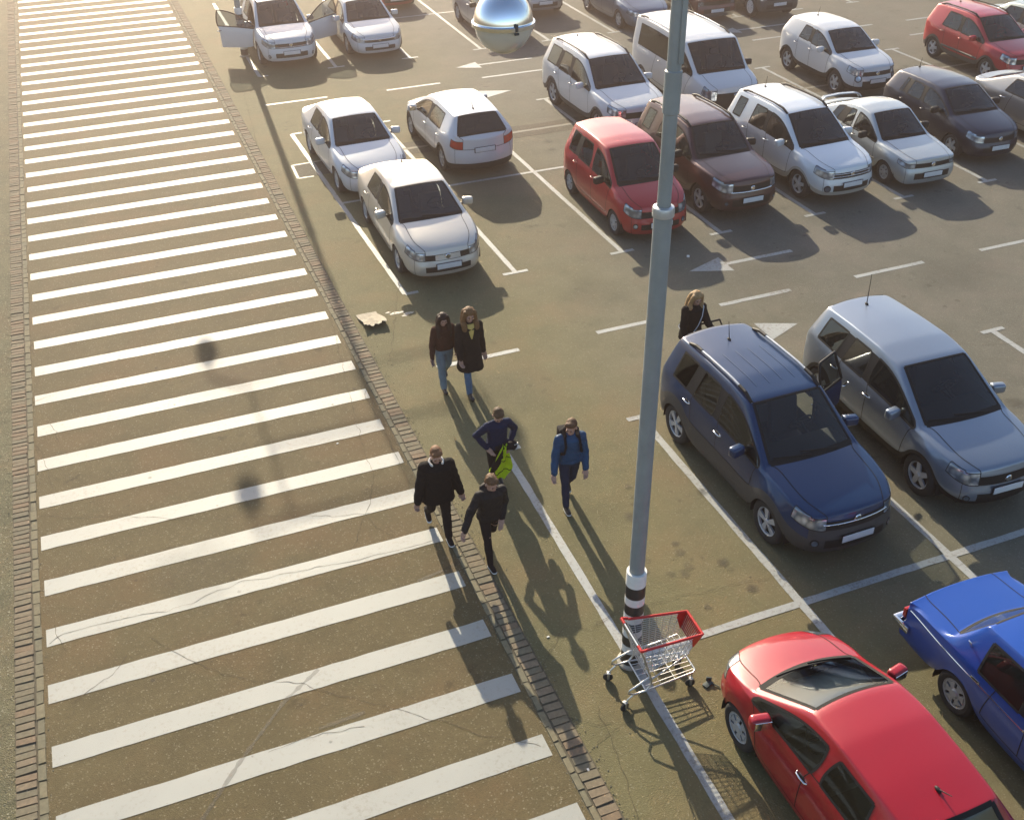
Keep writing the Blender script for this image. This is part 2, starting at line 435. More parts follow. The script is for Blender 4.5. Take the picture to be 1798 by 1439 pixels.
# drain channel and mended strip of asphalt across the bays
mb = MB(); up = []; dn = []
for i in range(90):
    x = 2.95 + i * .45; up.append((x, 26.92 + rnd.uniform(-.03, .03), .0028)); dn.append((x, 26.05 + rnd.uniform(-.03, .03), .0028))
mb.add(up + dn, [(i, i + 1, 91 + i, 90 + i) for i in range(89)]); structure(mb.build('mended_strip', A_PATCH))
mb = MB(); mb.quad((2.95, 26.42, .0055), (43, 26.42, .0055), (43, 26.54, .0055), (2.95, 26.54, .0055)); structure(mb.build('drain_channel', mat('drain_grate', (.20, .185, .15), .8, noise_amt=.7, noise_scale=40)))
mb = MB(); mb.quad((1.92, 25.62, .0028), (2.72, 25.62, .0028), (2.78, 26.55, .0028), (1.95, 26.50, .0028)); structure(mb.build('asphalt_patch', A_PATCH))
mb = MB()
for a, b in (((1.90, 25.60), (1.93, 26.52)), ((1.93, 26.52), (2.78, 26.56)), ((1.90, 25.60), (2.3, 25.60))): line(a, b, .07, mb, z=.0045)
structure(mb.build('patch_outline', road_paint('faded_paint', (.36, .32, .25), .8, .45, .6)))
# spilt white paint beside the beige car
mb = MB()
for (cx, cy, rx_, ry) in ((2.25, 18.02, .16, .06), (2.46, 17.93, .13, .05), (2.36, 17.86, .08, .03), (2.08, 18.10, .06, .03)):
    pts = [(cx + rx_ * math.cos(a) * rnd.uniform(.6, 1.1), cy + ry * math.sin(a) * rnd.uniform(.6, 1.2), .0035) for a in [2 * math.pi * q / 14 for q in range(14)]]
    mb.add(pts, [tuple(range(14))])
structure(mb.build('paint_spill', road_paint('spill_paint', (.55, .50, .40), .9, .45, .6)))

# cracks and tyre marks
def crack(pts, wd=.0050, rough=.06, mb=None, z=.0105):
    P_ = []
    for (a, b) in zip(pts, pts[1:]):
        a, b = Vector((*a, z)), Vector((*b, z)); N = max(2, int((b - a).length / .06))
        for i in range(N): P_.append(a.lerp(b, i / N) + Vector((rnd.gauss(0, rough * .35), rnd.gauss(0, rough * .35), 0)))
    P_.append(Vector((*pts[-1], z)))
    sm = [P_[0]] + [(P_[i - 1] + P_[i] * 2 + P_[i + 1]) / 4 for i in range(1, len(P_) - 1)] + [P_[-1]]
    up = []; dn = []
    for i, p in enumerate(sm):
        t = (sm[min(i + 1, len(sm) - 1)] - sm[max(i - 1, 0)]).normalized(); q = Vector((-t.y, t.x, 0)) * wd * rnd.uniform(.25, .75)
        up.append(p + q); dn.append(p - q)
    N = len(sm); mb.add(up + dn, [(i, i + 1, N + 1 + i, N + i) for i in range(N - 1)])
mb = MB()
crack([(-4.48, 11.30), (-4.30, 11.44), (-3.65, 11.42), (-2.68, 11.35), (-1.96, 11.53), (-1.34, 11.45), (-0.37, 11.35), (0.30, 11.33), (0.81, 11.32)], mb=mb)
crack([(-3.25, 10.93), (-2.94, 10.53), (-2.51, 10.00), (-2.13, 9.69), (-1.60, 9.43), (-1.00, 8.94), (-0.30, 8.34), (0.31, 7.81), (0.71, 7.54), (0.87, 7.40)], mb=mb)
crack([(-3.52, 10.72), (-3.79, 10.42), (-4.08, 10.29), (-4.25, 10.16)], mb=mb)
crack([(-4.50, 14.12), (-4.04, 13.86), (-3.31, 13.63), (-2.45, 13.18), (-1.72, 12.94), (-1.08, 12.71), (-0.29, 12.36), (0.13, 12.29)], mb=mb)
crack([(0.97, 18.42), (0.91, 17.61), (0.76, 16.56), (0.54, 14.70), (0.45, 13.86), (0.43, 13.22), (0.21, 12.55), (0.04, 12.26), (-0.30, 11.64)], mb=mb)
crack([(0.04, 12.26), (0.13, 11.94), (0.31, 11.66)], mb=mb)
crack([(2.30, 8.94), (2.62, 9.00), (2.94, 9.13)], mb=mb)
crack([(3.12, 8.98), (3.47, 8.97), (3.88, 8.92), (4.49, 8.89), (5.22, 8.74)], mb=mb)
crack([(1.08, 7.72), (1.42, 7.63), (1.62, 7.41), (1.99, 7.40)], mb=mb)
crack([(1.53, 7.22), (1.87, 7.31), (2.03, 7.33)], mb=mb)
crack([(1.31, 8.44), (1.89, 9.05), (2.22, 8.86), (2.58, 8.99)], mb=mb)
crack([(1.75, 7.68), (1.64, 6.92), (1.48, 6.10)], mb=mb)
crack([(-4.56, 16.10), (-4.44, 15.72), (-4.36, 15.20), (-4.30, 14.55)], mb=mb)
crack([(-4.34, 16.72), (-4.19, 16.30), (-4.17, 15.94)], mb=mb)
crack([(10.20, 13.38), (11.24, 13.06), (11.92, 12.62), (12.78, 12.42)], mb=mb)
crack([(-4.53, 17.45), (-4.25, 17.53)], mb=mb)
crack([(0.90, 15.49), (0.90, 14.73), (0.90, 13.35), (0.89, 12.72)], mb=mb)
crack([(-2.13, 8.53), (-1.52, 8.55), (-0.98, 8.46)], mb=mb)
crack([(-4.40, 11.73), (-4.37, 11.39), (-4.28, 11.13)], mb=mb)
crack([(1.98, 34.89), (1.38, 28.57), (1.12, 23.46)], mb=mb)
crack([(2.61, 19.15), (1.86, 16.98), (1.54, 16.24)], mb=mb)
structure(mb.build('cracks', mat('crack_shadow', (.062, .050, .029), .95)))
TY = bpy.data.materials.new('tyre_mark'); TY.use_nodes = True
_n = TY.node_tree.nodes; _l = TY.node_tree.links
_tr = _n.new('ShaderNodeBsdfTransparent'); _ms = _n.new('ShaderNodeMixShader'); _ms.inputs[0].default_value = .28
_n['Principled BSDF'].inputs['Base Color'].default_value = (.05, .04, .03, 1)
_l.new(_tr.outputs[0], _ms.inputs[1]); _l.new(_n['Principled BSDF'].outputs[0], _ms.inputs[2]); _l.new(_ms.outputs[0], _n['Material Output'].inputs[0])
mb = MB()
crack([(-2.98, 7.90), (-2.47, 8.50), (-1.79, 9.21), (-1.29, 9.55)], .05, .004, mb, z=.0095)
crack([(0.37, 10.60), (0.77, 10.68), (1.25, 10.81)], .05, .004, mb, z=.0095)
crack([(-1.50, 8.63), (-1.21, 8.65), (-0.92, 8.67)], .05, .004, mb, z=.0095)
structure(mb.build('tyre_marks', TY))

OIL = bpy.data.materials.new('oil_drip'); OIL.use_nodes = True
_n = OIL.node_tree.nodes; _l = OIL.node_tree.links
_tr = _n.new('ShaderNodeBsdfTransparent'); _ms = _n.new('ShaderNodeMixShader')
_n['Principled BSDF'].inputs['Base Color'].default_value = (.045, .036, .022, 1); _n['Principled BSDF'].inputs['Roughness'].default_value = .7
_vc = _n.new('ShaderNodeVertexColor'); _vc.layer_name = 'tone'
_tc = _n.new('ShaderNodeTexCoord'); _t = _n.new('ShaderNodeTexNoise'); _t.inputs['Scale'].default_value = 9; _t.inputs['Detail'].default_value = 6; _l.new(_tc.outputs['Object'], _t.inputs['Vector'])
_mm = _n.new('ShaderNodeMath'); _mm.operation = 'MULTIPLY'; _l.new(_vc.outputs[0], _mm.inputs[0]); _l.new(_t.outputs['Fac'], _mm.inputs[1])
_l.new(_mm.outputs[0], _ms.inputs[0])
_l.new(_tr.outputs[0], _ms.inputs[1]); _l.new(_n['Principled BSDF'].outputs[0], _ms.inputs[2]); _l.new(_ms.outputs[0], _n['Material Output'].inputs[0])
mb = MB(); tone = []
spots = [(4.34 + rnd.gauss(0, .35), 10.85 + rnd.gauss(0, .35), rnd.uniform(.03, .11)) for _ in range(8)] + [(3.9 + rnd.gauss(0, .35), 9.6 + rnd.gauss(0, .45), rnd.uniform(.03, .12)) for _ in range(14)]
spots += [(2.5 * rnd.randint(1, 12) + 1.25 + rnd.gauss(0, .2), rnd.choice([10.6, 6.0, 21.2, 26.2, 36.5]) + rnd.gauss(0, .9), rnd.uniform(.05, .22)) for _ in range(60)]
spots += [(rnd.uniform(1.6, 16), rnd.uniform(13.2, 18.5), rnd.uniform(.02, .07)) for _ in range(40)] + [(rnd.uniform(-4.3, .8), rnd.uniform(8, 24), rnd.uniform(.015, .05)) for _ in range(45)]
spots += [(3.4, 14.6, .9), (9.5, 16.6, 1.2), (6.2, 17.2, .8), (13.4, 15.1, 1.1), (-2.5, 12.0, .9), (-1.2, 17.0, 1.1), (6.2, 9.6, .6), (11.2, 9.8, .6)]
for cx, cy, r_ in spots:
    N = 16; rr_ = [r_ * rnd.uniform(.7, 1.2) for _ in range(N)]
    big_ = r_ > .5
    vs = [(cx, cy, .0098)] + [(cx + .55 * rr_[k] * math.cos(6.283 * k / N), cy + .55 * rr_[k] * math.sin(6.283 * k / N), .0098) for k in range(N)] + [(cx + rr_[k] * math.cos(6.283 * k / N), cy + rr_[k] * math.sin(6.283 * k / N), .0098) for k in range(N)]
    mb.add(vs, [(0, 1 + k, 1 + (k + 1) % N) for k in range(N)] + [(1 + k, 1 + N + k, 1 + N + (k + 1) % N, 1 + (k + 1) % N) for k in range(N)])
    a_ = .22 if big_ else rnd.uniform(.35, .9); tone += [a_] + [a_ * .8] * N + [0.0] * N
me = bpy.data.meshes.new('oil_drips'); me.from_pydata(mb.v, [], mb.f); me.materials.append(OIL)
ca = me.color_attributes.new('tone', 'FLOAT_COLOR', 'POINT')
for i_, t_ in enumerate(tone): ca.data[i_].color = (t_, t_, t_, 1)
structure(link(bpy.data.objects.new('oil_drips', me)))

# loose grit and dead grass gathered along the edging and scattered over the lot
mb = MB()
def stone(x, y, r_):
    vs = [(x + r_ * rnd.uniform(.6, 1.2) * math.cos(a), y + r_ * rnd.uniform(.6, 1.2) * math.sin(a), .004) for a in (0, 1.3, 2.6, 3.8, 5.0)] + [(x, y, .004 + r_ * rnd.uniform(.5, 1.0))]
    mb.add(vs, [(k, (k + 1) % 5, 5) for k in range(5)])
for _ in range(2600):
    e_ = rnd.choice([-4.93, -4.93, -4.93, 1.37, 1.37, 1.01, -4.55])
    stone(e_ + rnd.gauss(0, .035 if e_ not in (-4.93, 1.37) else .07), 4 + 26 * rnd.random() ** 1.5, rnd.uniform(.004, .013))
for _ in range(1500): stone(rnd.uniform(-6.5, 16), 5 + 25 * rnd.random() ** 1.4, rnd.uniform(.004, .011))
o = mb.build('grit', mat('grit_stone', (.22, .19, .125), .9, noise_amt=.6, noise_scale=3), None, None); o['kind'] = 'stuff'

# ------------------------------------------------------------------ cars
NC = 16


def car_profile(P):
    """control points of the body shell: dict[(column, row)] -> Vector, x forward"""
    L, W, H, WB, FO, RW = P['L'], P['W'], P['H'], P['WB'], P['FO'], P['R']
    RA = RW + P.get('gap', .055); hw = W / 2
    xf, xr = FO, FO + WB
    kind = P['kind']
    zs = P.get('sill', .21)
    cow, wst, bp, rw, rr, rg = P['cowl'], P['wst'], P['bp'], P['rw'], P['rr'], P['rg']
    h0, h1 = P['h0'], P['h1']; zb0, zb1 = P['zb']
    zrr, zrg = P['zrr'], P['zrg']
    wr = P['wr']; nose = P.get('nose', .15); tailr = P.get('tailr', .13)
    fl = P.get('flare', .012)
    cc = cow + P.get('sweep', .12)
    # --- x along the rail (top edge) and along the belt, measured from the front bumper
    rx = [nose + .03, lerp(nose, cc, .28), lerp(nose, cc, .52), lerp(nose, cc, .72), lerp(nose, cc, .88), cc]
    bx = list(rx)
    if kind == 'sedan':
        rx += [wst + .05, bp + .05, bp + .14, rr - .42, rr - .16, rr, rg, lerp(rg, L, .35), L - tailr - .10, L - tailr]
        bx += [lerp(cc, bp, .52), bp, bp + .09, rw - .28, rw, rw + .16, rg, lerp(rg, L, .35), L - tailr - .10, L - tailr]
    else:
        q0, q1 = P.get('q', (rw + .10, rw + .42))
        rx += [wst + .05, bp + .05, bp + .14, rw - .12, rw - .02, q0, min(q1, rr - .12), rr, lerp(rr, rg, .55), rg]
        bx += [lerp(cc, bp, .52), bp, bp + .09, rw, rw + .08, q0 + .08, q1 + .05, lerp(q1 + .05, L - tailr, .55), lerp(rg, L - tailr, .2), rg]
    sx = [nose, max(nose + .12, xf - RA), xf - .72 * RA, xf, xf + .72 * RA, xf + RA, lerp(cc, bp, .5), bp - .02, bp + .07,
          xr - RA, xr - .72 * RA, xr, xr + .72 * RA, min(xr + RA, L - tailr - .22), L - tailr - .10, L - tailr]
    sx[14] = max(sx[14], sx[13] + .05)
    # --- heights of the rail
    z = []
    for i in range(6):
        t = (rx[i] - rx[0]) / (cc - rx[0]); z.append(lerp(h0, h1, t ** P.get('hcurve', .75)))
    def roofz(x):
        t = (x - wst) / max(.1, rr - wst)
        pk = P.get('peak', .35)
        a = P['zwst']
        return (lerp(a, H, math.sin(min(1, t / pk) * math.pi / 2)) if t < pk else lerp(H, zrr, ((t - pk) / (1 - pk)) ** 1.8))
    last_roof = 11 if kind == 'sedan' else 13
    for i in range(6, last_roof + 1): z.append(roofz(rx[i]))
    if kind == 'sedan':
        z += [zrg, lerp(zrg, P['zt'], .35), lerp(zrg, P['zt'], .95), P['zt']]
    else:
        z += [lerp(zrr, zrg, .55), zrg]
    # --- half widths
    nw = P.get('nosew', .76); tw = P.get('tailw', .82)
    rwid = [hw * nw, hw * .86, hw * .89, hw * .895, hw * .89, hw * .865, wr * 1.03, wr * 1.02, wr * 1.015, wr, wr * .99, wr * .98]
    if kind == 'sedan': dk = P.get('deckw', .865); rwid += [hw * dk, hw * dk, hw * dk, hw * tw]
    else: rwid += [wr * .97, wr * .95, lerp(wr * .95, hw * .85, .5), hw * .86]
    bw = [hw * nw, hw * .945, hw * .98, hw, hw, hw, hw, hw, hw, hw, hw, hw, hw * .995, hw * .985, hw * .95, hw * tw]
    drop_r = P.get('crown', .045)
    V = {}
    for i in range(NC):
        cabin = 6 <= i <= (11 if kind == 'sedan' else 14)
        arch = i in (1, 2, 3, 4, 5, 9, 10, 11, 12, 13)
        zc = z[i]; drop = drop_r if i >= 6 else .05
        if kind == 'sedan' and i >= 12: drop = .035
        bow = 0
        if i == 0: bow = P.get('bow', .10)
        elif i < 5: bow = .10
        elif i == 5: bow = P.get('sweep', .12)
        elif i == 6: bow = .05
        if i == 15: bow = -(tailr - .02) if kind == 'sedan' else -.07
        if kind == 'sedan' and i == 12: bow = -.10
        if kind == 'sedan' and i == 14: bow = -.08
        if kind != 'sedan' and i in (13, 14): bow = -.05
        w3 = rwid[i]
        jf = (0, .42, .66) if i == 0 else (0, .5, .80) if i < 5 or (kind == 'sedan' and i >= 13) else (0, .52, 1 - .075 / w3)
        if i == 15: jf = (0, .40, .66) if kind == 'sedan' else (0, .5, .86)
        for j in range(3):
            V[(i, j)] = Vector((L / 2 - rx[i] + bow * (1 - jf[j] ** 2), w3 * jf[j], zc + drop * (1 - jf[j] ** 2)))
        V[(i, 3)] = Vector((L / 2 - rx[i], w3, zc))
        # --- side rows
        xs = sx[i]
        if i in (1, 5, 9, 13): z9 = max(zs + .02, RW * .62)
        elif i in (2, 4, 10, 12): z9 = RW + .69 * RA
        elif i in (3, 11): z9 = RW + RA
        else: z9 = zs
        dz8 = .055 if i in (2, 3, 4, 10, 11, 12) else .12
        z8 = z9 + dz8
        if i in (0, 15): z9, z8 = P.get('lip', .20), .34
        if cabin or (kind == 'sedan' and i > 11):
            zb = lerp(zb0, zb1, (i - 5) / 8.0)
            if kind == 'sedan' and i > 11: zb = z[i] - P.get('d5', .05)
            if kind != 'sedan' and i == 14: zb = lerp(zb, z[15] - .07, .6)
        else: zb = z[i] - min(.045, P.get('d5', .05))
        f6, f7 = .24, .58
        z6, z7 = lerp(zb, z8, f6), lerp(zb, z8, f7)
        if i == 0 or i == 15:
            zz = P['front_rows'] if i == 0 else P['rear_rows']
            z4, zb, z6, z7, z8 = zz
        fx = fl if arch else 0
        b = bw[i]
        def put(r, x, y, zz_): V[(i, r)] = Vector((L / 2 - x, y, zz_))
        if i in (0, 15):
            x0 = sx[i]
            so_ = P.get('bump_out', .035) * (-1 if i == 0 else 1)
            rk = P.get('rake', .05) * (1 if i == 0 else -1)
            top_x = rx[i]
            put(4, lerp(top_x, x0, .3), b - .010, z4); put(5, lerp(top_x, x0, .55), b, zb)
            put(6, x0 + rk * .3, b + .012, z6); put(7, x0 + so_, b + .03, z7); put(8, x0 + so_ * .8, b + .03, z8); put(9, x0 - so_ * .4, b - .01, z9)
        else:
            y5 = b - P.get('tuck', .045)
            if cabin:
                p3 = V[(i, 3)]; xb = bx[i]
                t4 = P.get('gtop', .06)
                put(4, lerp(rx[i], xb, t4 * .8), lerp(p3.y, y5, t4 * 1.15) + .010, lerp(p3.z, zb, t4))
            elif i == 5:
                xb = bx[i] + .04
                put(4, rx[5] + .03, lerp(w3, y5, .55), lerp(z[i], zb, .5))
            else:
                xb = bx[i]
                put(4, rx[i], lerp(w3, y5, .6), z[i] - .4 * min(.045, P.get('d5', .05)))
            put(5, xb, y5, zb)
            put(6, lerp(xb, xs, .3), b - P.get('shoulder', .012), z6)
            put(7, lerp(xb, xs, .75), b + P.get('crease', .0) + fx * .5, z7)
            put(8, xs, b - .005 + fx, z8)
            put(9, xs, b - (.0 if z9 > .4 else .05) + fx, z9)
    return V

def car_shell(P):
    V = car_profile(P); L = P['L']; kind = P['kind']
    verts = []; idx = {}
    def vid(key, co):
        if key not in idx: idx[key] = len(verts); verts.append(co)
        return idx[key]
    def top(i, j):
        v = V[(i, abs(j))]; return vid(('v', i, j), (v.x, v.y if j >= 0 else -v.y, v.z))
    def side(i, r, s): return top(i, 3 * s) if r == 3 else vid(('v', i, r * s), (V[(i, r)].x, s * V[(i, r)].y, V[(i, r)].z))
    def face_pt(i, r, j):
        if r == 3: return top(i, j)
        if abs(j) == 3: return side(i, r, 1 if j > 0 else -1)
        c = V[(i, r)]; f = {0: 0, 1: .42, 2: .68}[abs(j)]
        if i == 15 and kind != 'sedan': f = {0: 0, 1: .46, 2: .74}[abs(j)]
        if i == 15 and kind == 'sedan': f = {0: 0, 1: .36, 2: .60}[abs(j)]
        bow = (P.get('nose', .15) if i == 0 else -P.get('tailr', .13)) * (1.0 if r >= 6 else .9 if r == 5 else .8)
        if i == 0 and r in (4, 5): bow = P.get('bow', .10) + (bow - P.get('bow', .10)) * (.3 if r == 4 else .6)
        return vid(('f', i, r, j), (c.x + bow * (1 - f ** 2.2), c.y * f * (1 if j >= 0 else -1), c.z))
    faces = []; labs = []
    def add(f, lab): faces.append(f); labs.append(lab)
    rg0, rg1 = ((11, 12) if kind == 'sedan' else (13, 15))
    for i in range(NC - 1):
        for j in range(-3, 3):
            jj = j if j >= 0 else -j - 1           # 0,1,2 outward
            lab = 'body'
            if i == 0 and jj == 2 and P.get('hl_tall', 0) > 1: lab = 'headlight' + ('L' if j >= 0 else 'R')
            elif i < 5 and jj < 2: lab = 'hood'
            elif i == 5 and jj < 2: lab = 'windshield'
            elif rg0 <= i < rg1 and jj < 2: lab = 'rear_window'
            elif kind == 'sedan' and i >= 12 and jj < 2: lab = 'trunk_lid'
            add((top(i, j), top(i, j + 1), top(i + 1, j + 1), top(i + 1, j)), lab)
    wins = P.get('wins', {5: 'f', 6: 'f', 7: 'b', 8: 'r', 9: '-'})
    for s in (1, -1):
        S = 'L' if s > 0 else 'R'
        for i in range(NC - 1):
            for r in range(3, 9):
                lab = 'body'
                if r == 4 and i in wins:
                    lab = {'f': 'front_window', 'b': 'pillar_trim', 'r': 'rear_side_window', 'q': 'quarter_window', '-': 'body', 't': 'rear_pillar_trim'}[wins[i]]
                    if lab != 'body': lab += S
                elif 5 <= r <= (6 if P.get('clad', 0) > 2 else 7) and i in (5, 6): lab = 'front_door' + S
                elif 5 <= r <= (6 if P.get('clad', 0) > 2 else 7) and i in (7, 8) and not P.get('two_door'): lab = 'rear_door' + S
                elif r == 5 and i == 0 and P.get('hl_wrap', 1): lab = 'headlight' + S
                elif r in (3, 4) and i == 0 and P.get('hl_tall'): lab = 'headlight' + S
                elif r == 5 and i == 14 and P.get('tl_wrap', 1): lab = 'tail_light' + S
                elif r == 4 and i == 14 and P.get('tl_tall'): lab = 'tail_light' + S
                elif r == 8 and P.get('clad'): lab = 'lower_cladding'
                elif r == 7 and P.get('clad', 0) > 2: lab = 'lower_cladding'
                elif r == 7 and P.get('clad', 0) > 1 and i in (0, 1, 2, 3, 4, 9, 10, 11, 12, 13, 14): lab = 'lower_cladding'
                elif P.get('bumper_black') and r >= 7 and i in (0, 14): lab = 'lower_cladding'
                a, b, c, d = side(i, r, s), side(i, r + 1, s), side(i + 1, r + 1, s), side(i + 1, r, s)
                add((a, b, c, d), lab)
    for i, nm in ((0, 'front'), (15, 'rear')):
        for r in range(3, 9):
            for j in range(-3, 3):
                jj = j if j >= 0 else -j - 1; S = 'L' if j >= 0 else 'R'
                lab = nm + '_bumper' if r >= 6 else 'body'
                if i == 0:
                    if r <= 4: lab = 'hood' if jj < 2 else ('headlight' + S if P.get('hl_tall') and r == 4 else 'body')
                    if r == 5: lab = 'headlight' + S if jj == 2 else ('grille' if jj in P.get('grille_js', (0, 1)) else 'body')
                    if r == 7 and jj < P.get('intake_j', 2): lab = 'grille'
                    if r == 6 and P.get('big_grille') and jj < 1: lab = 'grille'
                else:
                    if r == 5 and jj == 2: lab = 'tail_light' + S
                    if r == 4 and jj == 2 and P.get('tl_tall'): lab = 'tail_light' + S
                    if r <= 5 and jj < 2: lab = 'trunk_lid'
                    if r == 8 and P.get('clad'): lab = 'lower_cladding'
                if i == 0 and r == 8 and P.get('clad'): lab = 'lower_cladding'
                if P.get('bumper_black') and r >= (6 if P.get('bumper_black') > 1 else 7) and lab != 'grille': lab = 'lower_cladding'
                a, b, c, d = face_pt(i, r, j), face_pt(i, r, j + 1), face_pt(i, r + 1, j + 1), face_pt(i, r + 1, j)
                add((a, b, c, d), lab)
    me = bpy.data.meshes.new('cage'); me.from_pydata(verts, [], faces)
    names = sorted(set(labs)); n2i = {n: k for k, n in enumerate(names)}
    for n in names: me.materials.append(None)
    me.polygons.foreach_set('material_index', [n2i[l] for l in labs])
    bm = bmesh.new(); bm.from_mesh(me); bmesh.ops.recalc_face_normals(bm, faces=bm.faces[:])
    if sum(f.normal.z * f.calc_area() for f in bm.faces) < 0: bmesh.ops.reverse_faces(bm, faces=bm.faces[:])
    bm.to_mesh(me); bm.free()
    inv = {v: k for k, v in idx.items()}
    cr = me.attributes.new('crease_edge', 'FLOAT', 'EDGE')
    box = P.get('boxy', 0)
    for e in me.edges:
        a, b = inv[e.vertices[0]], inv[e.vertices[1]]
        val = 0
        ra = abs(a[2]) if a[0] == 'v' else a[2]; rb = abs(b[2]) if b[0] == 'v' else b[2]
        long_ = a[0] == 'v' and b[0] == 'v' and a[1] != b[1]
        if long_ and ra == rb:
            if ra == 3: val = .28 + box * .6
            if ra == 5: val = .35 + box * .4
            if ra in (6, 7): val = box * .6
            if ra == 9: val = .5
            if ra == 7: val = P.get('crease_k', .0)
            if ra == 2 and (a[1] in (5, 6) and b[1] in (5, 6)): val = .5
        elif a[0] == 'v' and b[0] == 'v' and a[1] == b[1]:
            i = a[1]
            if i == 5 and ra <= 3 and rb <= 3: val = .65
            if i == 6 and ra <= 3 and rb <= 3: val = .45 + box * .3
            if i in (rg0, rg1) and ra <= 3 and rb <= 3: val = .45 + box * .3
            if i in (0, 15) and ra <= 3 and rb <= 3: val = .25 + box * .6
            if i in (0, 15) and ra >= 3 and rb >= 3: val = box * .7
            if i in (5, 7, 8, 10) and {ra, rb} == {4, 5}: val = .7
        if val: cr.data[e.index].value = min(1, val)
    o = bpy.data.objects.new('cage', me); C.objects.link(o)
    sub = o.modifiers.new('s', 'SUBSURF'); sub.levels = sub.render_levels = P.get('lvl', 2); sub.subdivision_type = 'CATMULL_CLARK'
    dg = bpy.context.evaluated_depsgraph_get(); ev = o.evaluated_get(dg); em = ev.to_mesh()
    co = [v.co.copy() for v in em.vertices]; nr = [v.normal.copy() for v in em.vertices]
    fs = [tuple(p.vertices) for p in em.polygons]; ml = [names[p.material_index] for p in em.polygons]
    ev.to_mesh_clear(); bpy.data.objects.remove(o); bpy.data.meshes.remove(me)
    return co, nr, fs, ml

def part_mesh(name, co, nr, fs, m, off=0.0, thick=0):
    used = sorted({v for f in fs for v in f}); mp = {v: k for k, v in enumerate(used)}
    me = bpy.data.meshes.new(name)
    vs = [co[v] + nr[v] * off for v in used]; ff = [tuple(mp[v] for v in f) for f in fs]; mi = [0] * len(ff)
    nn = [nr[v] for v in used]
    if thick:
        k = len(vs); vs += [co[v] - nr[v] * thick for v in used]; nn += [-nr[v] for v in used]
        inner = [tuple(reversed([mp[v] + k for v in f])) for f in fs]
        ec = {}
        for f in ff:
            for a, b in zip(f, f[1:] + f[:1]): ec.setdefault((min(a, b), max(a, b)), []).append((a, b))
        rim = [(a + 0, a + k, b + k, b) for (x, l) in ec.items() if len(l) == 1 for (a, b) in l]
        mi += [1] * (len(inner) + len(rim)); ff = ff + inner + [tuple(reversed(q)) for q in rim]
    me.from_pydata(vs, [], ff)
    for x in (m if isinstance(m, (list, tuple)) else [m]): me.materials.append(x)
    me.polygons.foreach_set('material_index', mi)
    for p in me.polygons: p.use_smooth = True
    me.normals_split_custom_set_from_vertices([tuple(n) for n in nn])
    return me

def ribbon(co, nr, fs, ml, test, wd=.006, eps=.0025):
    """thin dark seam along the border between two panels"""
    ed = {}
    for k, f in enumerate(fs):
        for a, b in zip(f, f[1:] + f[:1]): ed.setdefault((min(a, b), max(a, b)), []).append(k)
    mb = MB()
    for (a, b), ks in ed.items():
        if len(ks) != 2 or ml[ks[0]] == ml[ks[1]]: continue
        wdt = test(ml[ks[0]], ml[ks[1]])
        if not wdt: continue
        for k in ks:
            c = sum((co[v] for v in fs[k]), Vector()) / len(fs[k])
            A, B = co[a], co[b]; t = (B - A).normalized(); d = c - A; d = (d - t * d.dot(t)).normalized() * wdt
            A2, B2 = A + nr[a] * eps, B + nr[b] * eps
            mb.quad(A2, B2, B2 + d, A2 + d)
    return mb

def rim_mesh(r, style, name='rim'):
    """wheel disc in the XZ plane, outer face towards -Y"""
    mb = MB()
    mats = [M_RIM, M_DARK, M_HUBCAP, M_PLATE]
    mb.lathe([(0, .03), (r * .93, .03), (r * .93, -.01)], 'Y', n=28, mi=1)
    mb.lathe([(r, .05), (r, -.012), (r * .965, -.022), (r * .90, -.012), (r * .88, .02)], 'Y', n=28, mi=0 if style[0] in 'a' else (3 if style == 'white' else 2))
    if style.startswith('a'):
        n = int(style[1]); tw = style.endswith('t')
        for k in range(n):
            for dlt in ((-.13, .13) if tw else (0,)):
                a = 2 * math.pi * k / n + dlt
                wi, wo = (.020, .026) if tw else (.048, .036)
                d = Vector((math.cos(a), 0, math.sin(a))); t = Vector((-math.sin(a), 0, math.cos(a)))
                p0, p1 = d * r * .14, d * r * .93
                y0, y1 = -.020, -.010
                vs = [p0 + t * wi + Vector((0, y0, 0)), p0 - t * wi + Vector((0, y0, 0)), p1 - t * wo + Vector((0, y1, 0)), p1 + t * wo + Vector((0, y1, 0))]
                vs += [v + Vector((0, .03, 0)) for v in vs]
                mb.add(vs, [(0, 1, 2, 3), (0, 4, 5, 1), (1, 5, 6, 2), (2, 6, 7, 3), (3, 7, 4, 0)], 0)
        mb.lathe([(0, -.032), (r * .17, -.030), (r * .23, -.012), (r * .23, .02)], 'Y', n=20, mi=0)
    else:
        mi = 3 if style == 'white' else 2
        nh = 8 if style == 'white' else 6
        mb.lathe([(0, -.034), (r * .22, -.034), (r * .32, -.018), (r * .45, -.020)], 'Y', n=24, mi=mi)
        mb.lathe([(r * .80, -.018), (r * .92, -.016), (r * .92, .02)], 'Y', n=24, mi=mi)
        for k in range(nh):                                   # webs between the cooling holes
            a0 = 2 * math.pi * (k + .20) / nh; a1 = 2 * math.pi * (k + .80) / nh
            pts = []
            for q, rr_ in ((a0, .44), (a1, .44), (a1 + .08, .81), (a0 - .08, .81)):
                pts.append(Vector((math.cos(q) * r * rr_, -.019, math.sin(q) * r * rr_)))
            mb.add(pts + [p + Vector((0, .03, 0)) for p in pts], [(0, 1, 2, 3), (0, 4, 5, 1), (2, 6, 7, 3), (1, 5, 6, 2), (3, 7, 4, 0)], mi)
    return mb.mesh(name, mats, .5)

